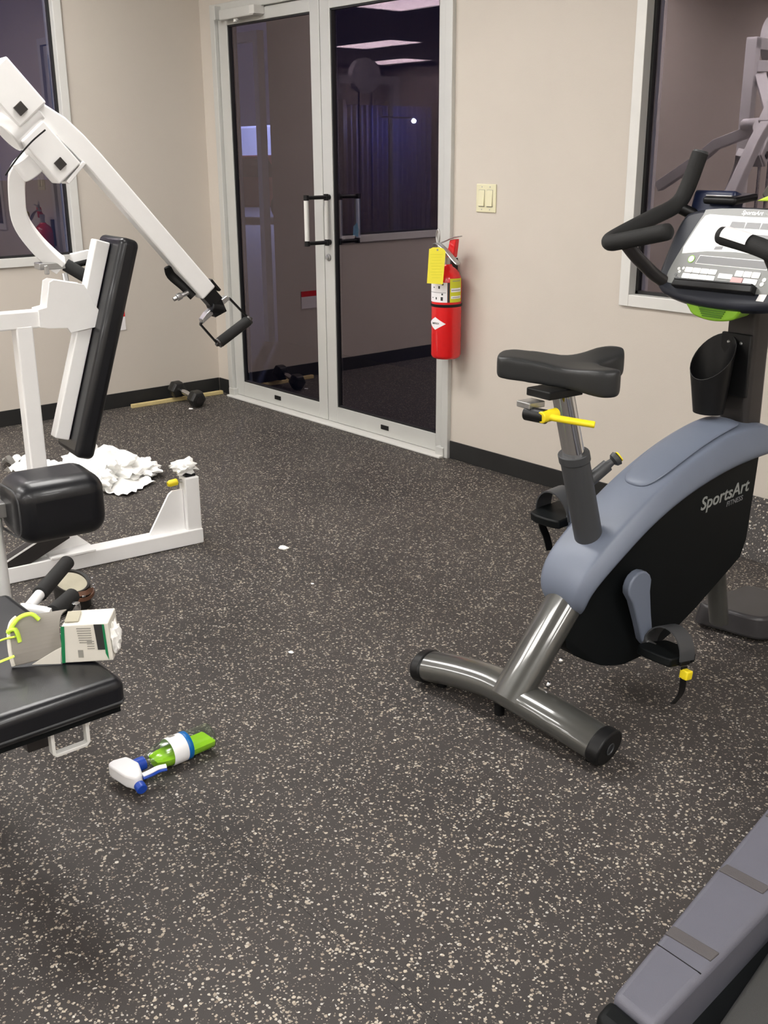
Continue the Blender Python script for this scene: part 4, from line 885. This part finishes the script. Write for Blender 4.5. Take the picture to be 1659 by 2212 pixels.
for k in range(7): z=.074-k*.005; bar(bm,(.0187,-.016+.002*k*.3,z),(.0187,.012,z),.001,.0018,(0,0,1))
for k in range(4): z=.052-k*.005; bar(bm,(.0187,.002,z-.006),(.0187,.016,z-.006),.001,.0018,(0,0,1))
obox(bm,(.0187,-.012,.020),(0,1,0),(0,0,1),.010,.016,.001); cb('small_print',bm,'inkgrey',cx_)
bm=B(); lathe(bm,[(.0235,0),(.0235,.003),(0,.0035)],(.018,.028,.010),(1,0,0),seg=24); 
kill=[v for v in bm.verts if v.co.z<.0005]
for v in kill: v.co.z=.0008
fd=finish('tear_opening',bm,'tan',cx_)
bm=B(); lathe(bm,[(.020,.0032),(.018,.007),(.008,.010),(0,.0105)],(.018,.030,.008),(1,0,0),seg=24)
for v in bm.verts: v.co.z=max(v.co.z,.0008)
finish('white_liner',bm,'paper',fd)
bm=B(); prism(bm,[(-.108,.0008),(-.052,.0008),(-.048,.036),(-.060,.030)],lambda a,b:(.020,a,b),lambda a,b:(.0215,a,b)); cb('bottom_flap',bm,'card')
bm=B(); g0=cat_([(.028,-.142,.002),(.022,-.147,.030),(.008,-.150,.060),(-.006,-.148,.078),(-.018,-.140,.085)],4); 
secs=[[(x,y,z),(x-.026,y+.092,z*.9+.012),(x-.027,y+.092,z*.9+.010),(x-.001,y,z-.002)] for x,y,z in g0]
loft(bm,[[V(p) for p in s] for s in secs]); fl_=cb('side_flap',bm,'cardgrey')
bm=B(); sweep(bm,g0,.004,.004,seg=8); finish('flap_edge',bm,'card',fl_)
bm=B(); crumple(bm,(-.01,.051,.042),(.026,.012,.032),31,amp=.4,sub=3); finish('protruding_tissue',bm,'paper',ct,angle=25)
bm=B(); obox(bm,(-.02,-.030,.083),(1,.1,0),(0,1,0),.05,.026,.002); cb('pull_tab',bm,'cream')

rb_=thing('resistance_strap','neon yellow-green strap with plastic hook looped over the carton on near seat','strap',(3.72,-2.82,.4515))
bm=B(); sweep(bm,cat_([(.0,.024,.062),(.004,.046,.088),(.01,.070,.093),(.018,.082,.080)],5),.006,.004,up=(0,0,1)); sweep(bm,cat_([(.0,.024,.066),(.010,.036,.070),(.016,.040,.045)],5),.006,.004); finish('hook',bm,'neon',rb_)
bm=B(); sweep(bm,cat_([(.02,.03,.060),(.0,.012,.052),(-.02,-.02,.035),(-.03,-.06,.02),(-.03,-.15,.006)],5),.003,.002); finish('cord',bm,'neon',rb_)
bm=B(); sweep(bm,cat_([(.06,.01,.040),(.05,-.04,.030),(.045,-.12,.022)],5),.005,.0015); finish('strap_band',bm,'neon',rb_)

cf=thing('lifting_cuff','rolled black leather cuff with cream lining and brown strap on the floor','lifting cuff',(2.53,-2.155,0),math.radians(20))
bm=B(); n=36; rings=[[],[],[],[]]
for j in range(n):
    a=2*PI*j/n; tilt=.018*math.cos(a-2.6)
    for k,(r,z) in enumerate(((.056,0.001),(.060,.088+tilt),(.050,.086+tilt),(.047,.004))):
        rings[k].append(bm.verts.new((r*math.cos(a)*1.1,r*math.sin(a)*.9,z)))
for k in range(3):
    for j in range(n): bm.faces.new((rings[k][j],rings[k][(j+1)%n],rings[k+1][(j+1)%n],rings[k+1][j]))
bm.faces.new(rings[3]); cuf=finish('cuff_shell',bm,'leather',cf)
bm=B(); a=[];b2=[]
for j in range(n):
    t=2*PI*j/n; a.append(bm.verts.new((.0495*math.cos(t)*1.1,.0495*math.sin(t)*.9,.080+.018*math.cos(t-2.6)))); b2.append(bm.verts.new((.046*math.cos(t)*1.1,.046*math.sin(t)*.9,.02)))
c0=bm.verts.new((0,0,.074))
for j in range(n): bm.faces.new((a[j],a[(j+1)%n],c0))
finish('fleece_lining',bm,'cream',cuf)
bm=B(); 
pts=[]
for k in range(16):
    t=math.radians(-80+k*9); pts.append(((.064+.004*math.sin(k))*math.cos(t)*1.1,(.064+.004*math.sin(k))*math.sin(t)*.9,.045+.018*math.sin(k/15*PI)))
sweep(bm,pts,.002,.008,up=(0,0,1),rect=True); 
pts=[]
for k in range(12):
    t=math.radians(-60+k*9); pts.append(((.068)*math.cos(t)*1.1,(.068)*math.sin(t)*.9,.052-.010*math.sin(k/11*PI)))
sweep(bm,pts,.002,.006,up=(0,0,1),rect=True); stp=finish('strap',bm,'tan',cf)
bm=B()
for t,z in ((30,.075),(52,.055),(-20,.055),(60,.085)): 
    t=math.radians(t); obox(bm,(.070*math.cos(t)*1.1,.070*math.sin(t)*.9,z),(math.cos(t),math.sin(t),0),(-math.sin(t),math.cos(t),0),.006,.012,.006)
finish('buckle',bm,'chrome',stp,bevel=.001)

# ------------------------------------------------------------ spray bottle on the floor
sb=thing('spray_bottle','clear trigger spray bottle with green cleaner lying on the floor','spray bottle',(3.59,-2.38,.0),math.radians(2))
R0=.034; ox=V((0,0,R0+.001))
prof=[(0,.092),(.026,.094),(.032,.090)]
for k in range(9): prof+=[(.0338,.084-k*.0095),(.0322,.0795-k*.0095)]
prof+=[(.034,-.004),(.034,-.030),(.032,-.046),(.026,-.064),(.017,-.080),(.0125,-.086),(.0125,-.098)]
bm=B(); lathe(bm,prof,ox,(0,1,0),seg=36)
bt=finish('bottle_shell',bm,'bottle',sb,angle=60)
# liquid: the lower part of the lying bottle
bm=B(); secs=[]; lvl=R0*.95
for y,r in ((.0905,.024),(.088,.0305),(.05,.0312),(.0,.0322),(-.03,.0322),(-.045,.0302),(-.058,.026),(-.068,.020)):
    L=[]; zmax=min(lvl-R0+ (.0) - .0, r*.98); a0=math.asin(max(-1,min(1,(zmax)/r)))
    for k in range(17):
        t=PI-a0+ (PI+2*a0)*k/16; L.append((r*math.cos(t),y,R0+.001+r*math.sin(t)))
    secs.append(L)
loft(bm,secs); finish('cleaner_liquid',bm,'liquid',bt)
bm=B(); lathe(bm,[(.0346,.012),(.0350,.013),(.0350,-.027),(.0346,-.028)],ox,(0,1,0),seg=36); bmesh.ops.delete(bm,geom=[f for f in bm.faces if len(f.verts)>4],context='FACES_ONLY'); lb=finish('white_label',bm,'spraywhite',sb,angle=60)
bm=B(); lathe(bm,[(.0347,.026),(.0352,.0255),(.0352,.0125),(.0347,.012)],ox,(0,1,0),seg=36); bmesh.ops.delete(bm,geom=[f for f in bm.faces if len(f.verts)>4],context='FACES_ONLY'); finish('blue_label_band',bm,'cyanblue',sb,angle=60)
bm=B(); obox(bm,ox+V((-.012,-.010,.0333)),(1,0,.36),(0,1,0),.018,.014,.0008); finish('label_print',bm,'inkgrey',lb)
bm=B(); lathe(bm,[(.014,-.092),(.0165,-.093),(.0165,-.118),(.012,-.120)],ox,(0,1,0),seg=24); finish('collar',bm,'blue',sb)
bm=B(); pp_=[(-.028,-.146),(-.022,-.120),(-.010,-.117),(.014,-.114),(.024,-.117),(.050,-.126),(.062,-.134),(.064,-.146),(.040,-.156),(-.010,-.160),(-.024,-.158)]
pp_=[(a*1.18-.004,(b+.117)*1.25-.117) for a,b in pp_]; prism(bm,pp_,lambda a,b:(a,b,.018),lambda a,b:(a,b,.052)); hd=finish('spray_head',bm,'spraywhite',sb,bevel=.006,seg=3)
bm=B(); cyl(bm,(.068,-.146,.030),(.086,-.148,.026),.013); finish('nozzle',bm,'blue',sb,bevel=.002)
bm=B(); sweep(bm,cat_([(.050,-.126,.038),(.052,-.105,.040),(.050,-.085,.040),(.056,-.066,.040)],5),.008,.004,up=(0,0,1)); tg_=finish('trigger',bm,'spraywhite',sb)
bm=B(); sweep(bm,cat_([(.056,-.128,.034),(.058,-.105,.035),(.056,-.085,.035),(.061,-.068,.035)],5),.006,.004,up=(0,0,1)); finish('trigger_edge',bm,'blue',tg_)

# ------------------------------------------------------------ outside at night
bm=B(); box(bm,-60,30,.15,60,-.12,-.06); box(bm,-60,-.15,-30,.15,-.12,-.06); struct('ground',bm,'asphalt',smooth=False)
fr=B(); box(fr,-1.66,-1.60,1.47,1.53,-.06,2.27); box(fr,-2.9,-1.66,1.47,1.53,2.20,2.27)
tag(finish('canopy_frame',fr,'alu',smooth=False),'pale square post and header of a canopy outside the left door leaf','canopy frame')
bm=B(); box(bm,-1.60,7.5,1.56,1.70,-.06,3.2); struct('blocker_wall_outside',bm,'blockwall',smooth=False)  # added wall: blocks the lit lot and keeps the right leaf dark
pn=thing('blue_fence_panel','blue corrugated screen panel outside the left window, lit by a yard lamp','fence panel',(-5.0,-5.65,-.06))
bm=B(); pts=[]; N=72
for k in range(N+1): pts.append((-.74+1.45*k/N, .02 if (k//2)%2 else -.02))
loop=pts+[(x,y-.05) for x,y in pts[::-1]]
prism(bm,[(a,b) for a,b in loop],lambda a,b:(b,a,.5),lambda a,b:(b,a,2.0)); finish('corrugated_sheet',bm,'siding',pn,smooth=False)
bm=B(); 
for y in (-.76,.0,.73): box(bm,-.05,.05,y-.02,y+.02,0,2.05)
finish('panel_post',bm,'steeldark',pn,smooth=False)
yl=thing('yard_lamp','small bright yard lamp on a bracket in front of the blue panel','lamp',(-4.40,-5.53,1.75))
bm=B(); lathe(bm,[(0,-.025),(.018,-.018),(.026,0),(.014,.018),(0,.022)],(0,0,0),(0,0,1),seg=16); finish('lamp_globe',bm,'yardlamp',yl)
bm=B(); cyl(bm,(-.62,0,.06),(0,0,.028),.010); finish('lamp_arm',bm,'steeldark',yl)
def vehicle(name,label,loc,rotz,prof,wd,paint,win):
    t=thing(name,label,'vehicle',loc,rotz)
    bm=B(); prism(bm,prof,lambda a,b:(a,-wd/2,b),lambda a,b:(a,wd/2,b)); finish('body',bm,paint,t,bevel=.06,seg=3)
    bm=B(); prism(bm,win,lambda a,b:(a,-wd/2-.01,b),lambda a,b:(a,wd/2+.01,b)); finish('side_window',bm,'carglass',t,smooth=False)
    xs=[p[0] for p in prof]; x0,x1=min(xs),max(xs)
    for x in (x0+.8,x1-.85):
        for s in (-1,1):
            bm=B(); cyl(bm,(x,s*(wd/2-.1),.32),(x,s*(wd/2+.02),.32),.32,seg=24); finish('wheel',bm,'black',t)
    bm=B(); 
    for s in (-1,1): box(bm,x0-.02,x0+.06,s*wd*.38-.12,s*wd*.38+.12,.75,.95)
    finish('tail_light',bm,'taillight',t,smooth=False)
    bm=B(); box(bm,x0-.015,x0+.03,-wd*.36,wd*.36,1.05,1.4); finish('rear_window',bm,'carglass',t,smooth=False)
vehicle('delivery_van','white van parked outside in the lamp light beyond the left door leaf',(-22.0,15.5,-.06),math.radians(200),
  [(-2.6,.35),(2.5,.35),(2.6,.9),(2.1,1.15),(1.5,2.15),(-2.5,2.25),(-2.6,1.9)],1.95,'carwhite',[(.3,1.25),(1.75,1.25),(1.35,1.9),(.3,1.9)])
vehicle('parked_car','dark red car parked outside in front of the white van',(-16.4,10.9,-.06),math.radians(215),
  [(-2.2,.3),(2.2,.3),(2.2,.75),(1.2,.9),(.5,1.4),(-1.2,1.42),(-1.9,.98),(-2.2,.9)],1.75,'carred',[(-1.3,.95),(.95,.95),(.42,1.32),(-1.05,1.34)])
sl_=thing('added_street_lamp','unseen street lamp added for lighting the cars in the night parking lot','street lamp',(-17.2,14.2,-.06))  # lamp added out of view to light the van and car
bm=B(); cyl(bm,(0,0,0),(0,0,5.6),.07,.05); finish('pole',bm,'steeldark',sl_)
bm=B(); box(bm,-.25,.25,-.12,.12,5.61,5.70); finish('lamp_head',bm,'steeldark',sl_,smooth=False)
bm=B(); box(bm,-.24,.24,-.11,.11,5.59,5.609); finish('lamp_lens',bm,'addedlamp',sl_,smooth=False)

# ------------------------------------------------------------ every bolt, screw, foot and post a part of its own
def split_loose(o):
    bm=bmesh.new(); bm.from_mesh(o.data); seen=set(); isl=[]
    for v in bm.verts:
        if v in seen: continue
        st=[v]; seen.add(v); comp=[]
        while st:
            x=st.pop(); comp.append(x)
            for e in x.link_edges:
                y=e.other_vert(x)
                if y not in seen: seen.add(y); st.append(y)
        isl.append(comp)
    if len(isl)<2: bm.free(); return
    base=o.name.split('.')[0]
    for comp in isl:
        idx={v:i for i,v in enumerate(comp)}; me=bpy.data.meshes.new(base)
        fs=[[idx[v] for v in f.verts] for f in bm.faces if f.verts[0] in idx]
        me.from_pydata([v.co[:] for v in comp],[],fs); me.materials.append(o.data.materials[0])
        sm=o.data.polygons[0].use_smooth
        if sm:
            for p in me.polygons: p.use_smooth=True
            me.set_sharp_from_angle(angle=math.radians(40))
        n=o.copy(); n.data=me; COL.objects.link(n)
    bm.free(); bpy.data.objects.remove(o)
NAMES={'print_line','bolt','screw','leveling_foot','guide_rod','tail_light','panel_post','adjust_slot','buckle','grip_end','screw_hole','arm_pinion'}
for o in list(bpy.data.objects):
    if o.type=='MESH' and o.name.split('.')[0] in NAMES and not o.children: split_loose(o)
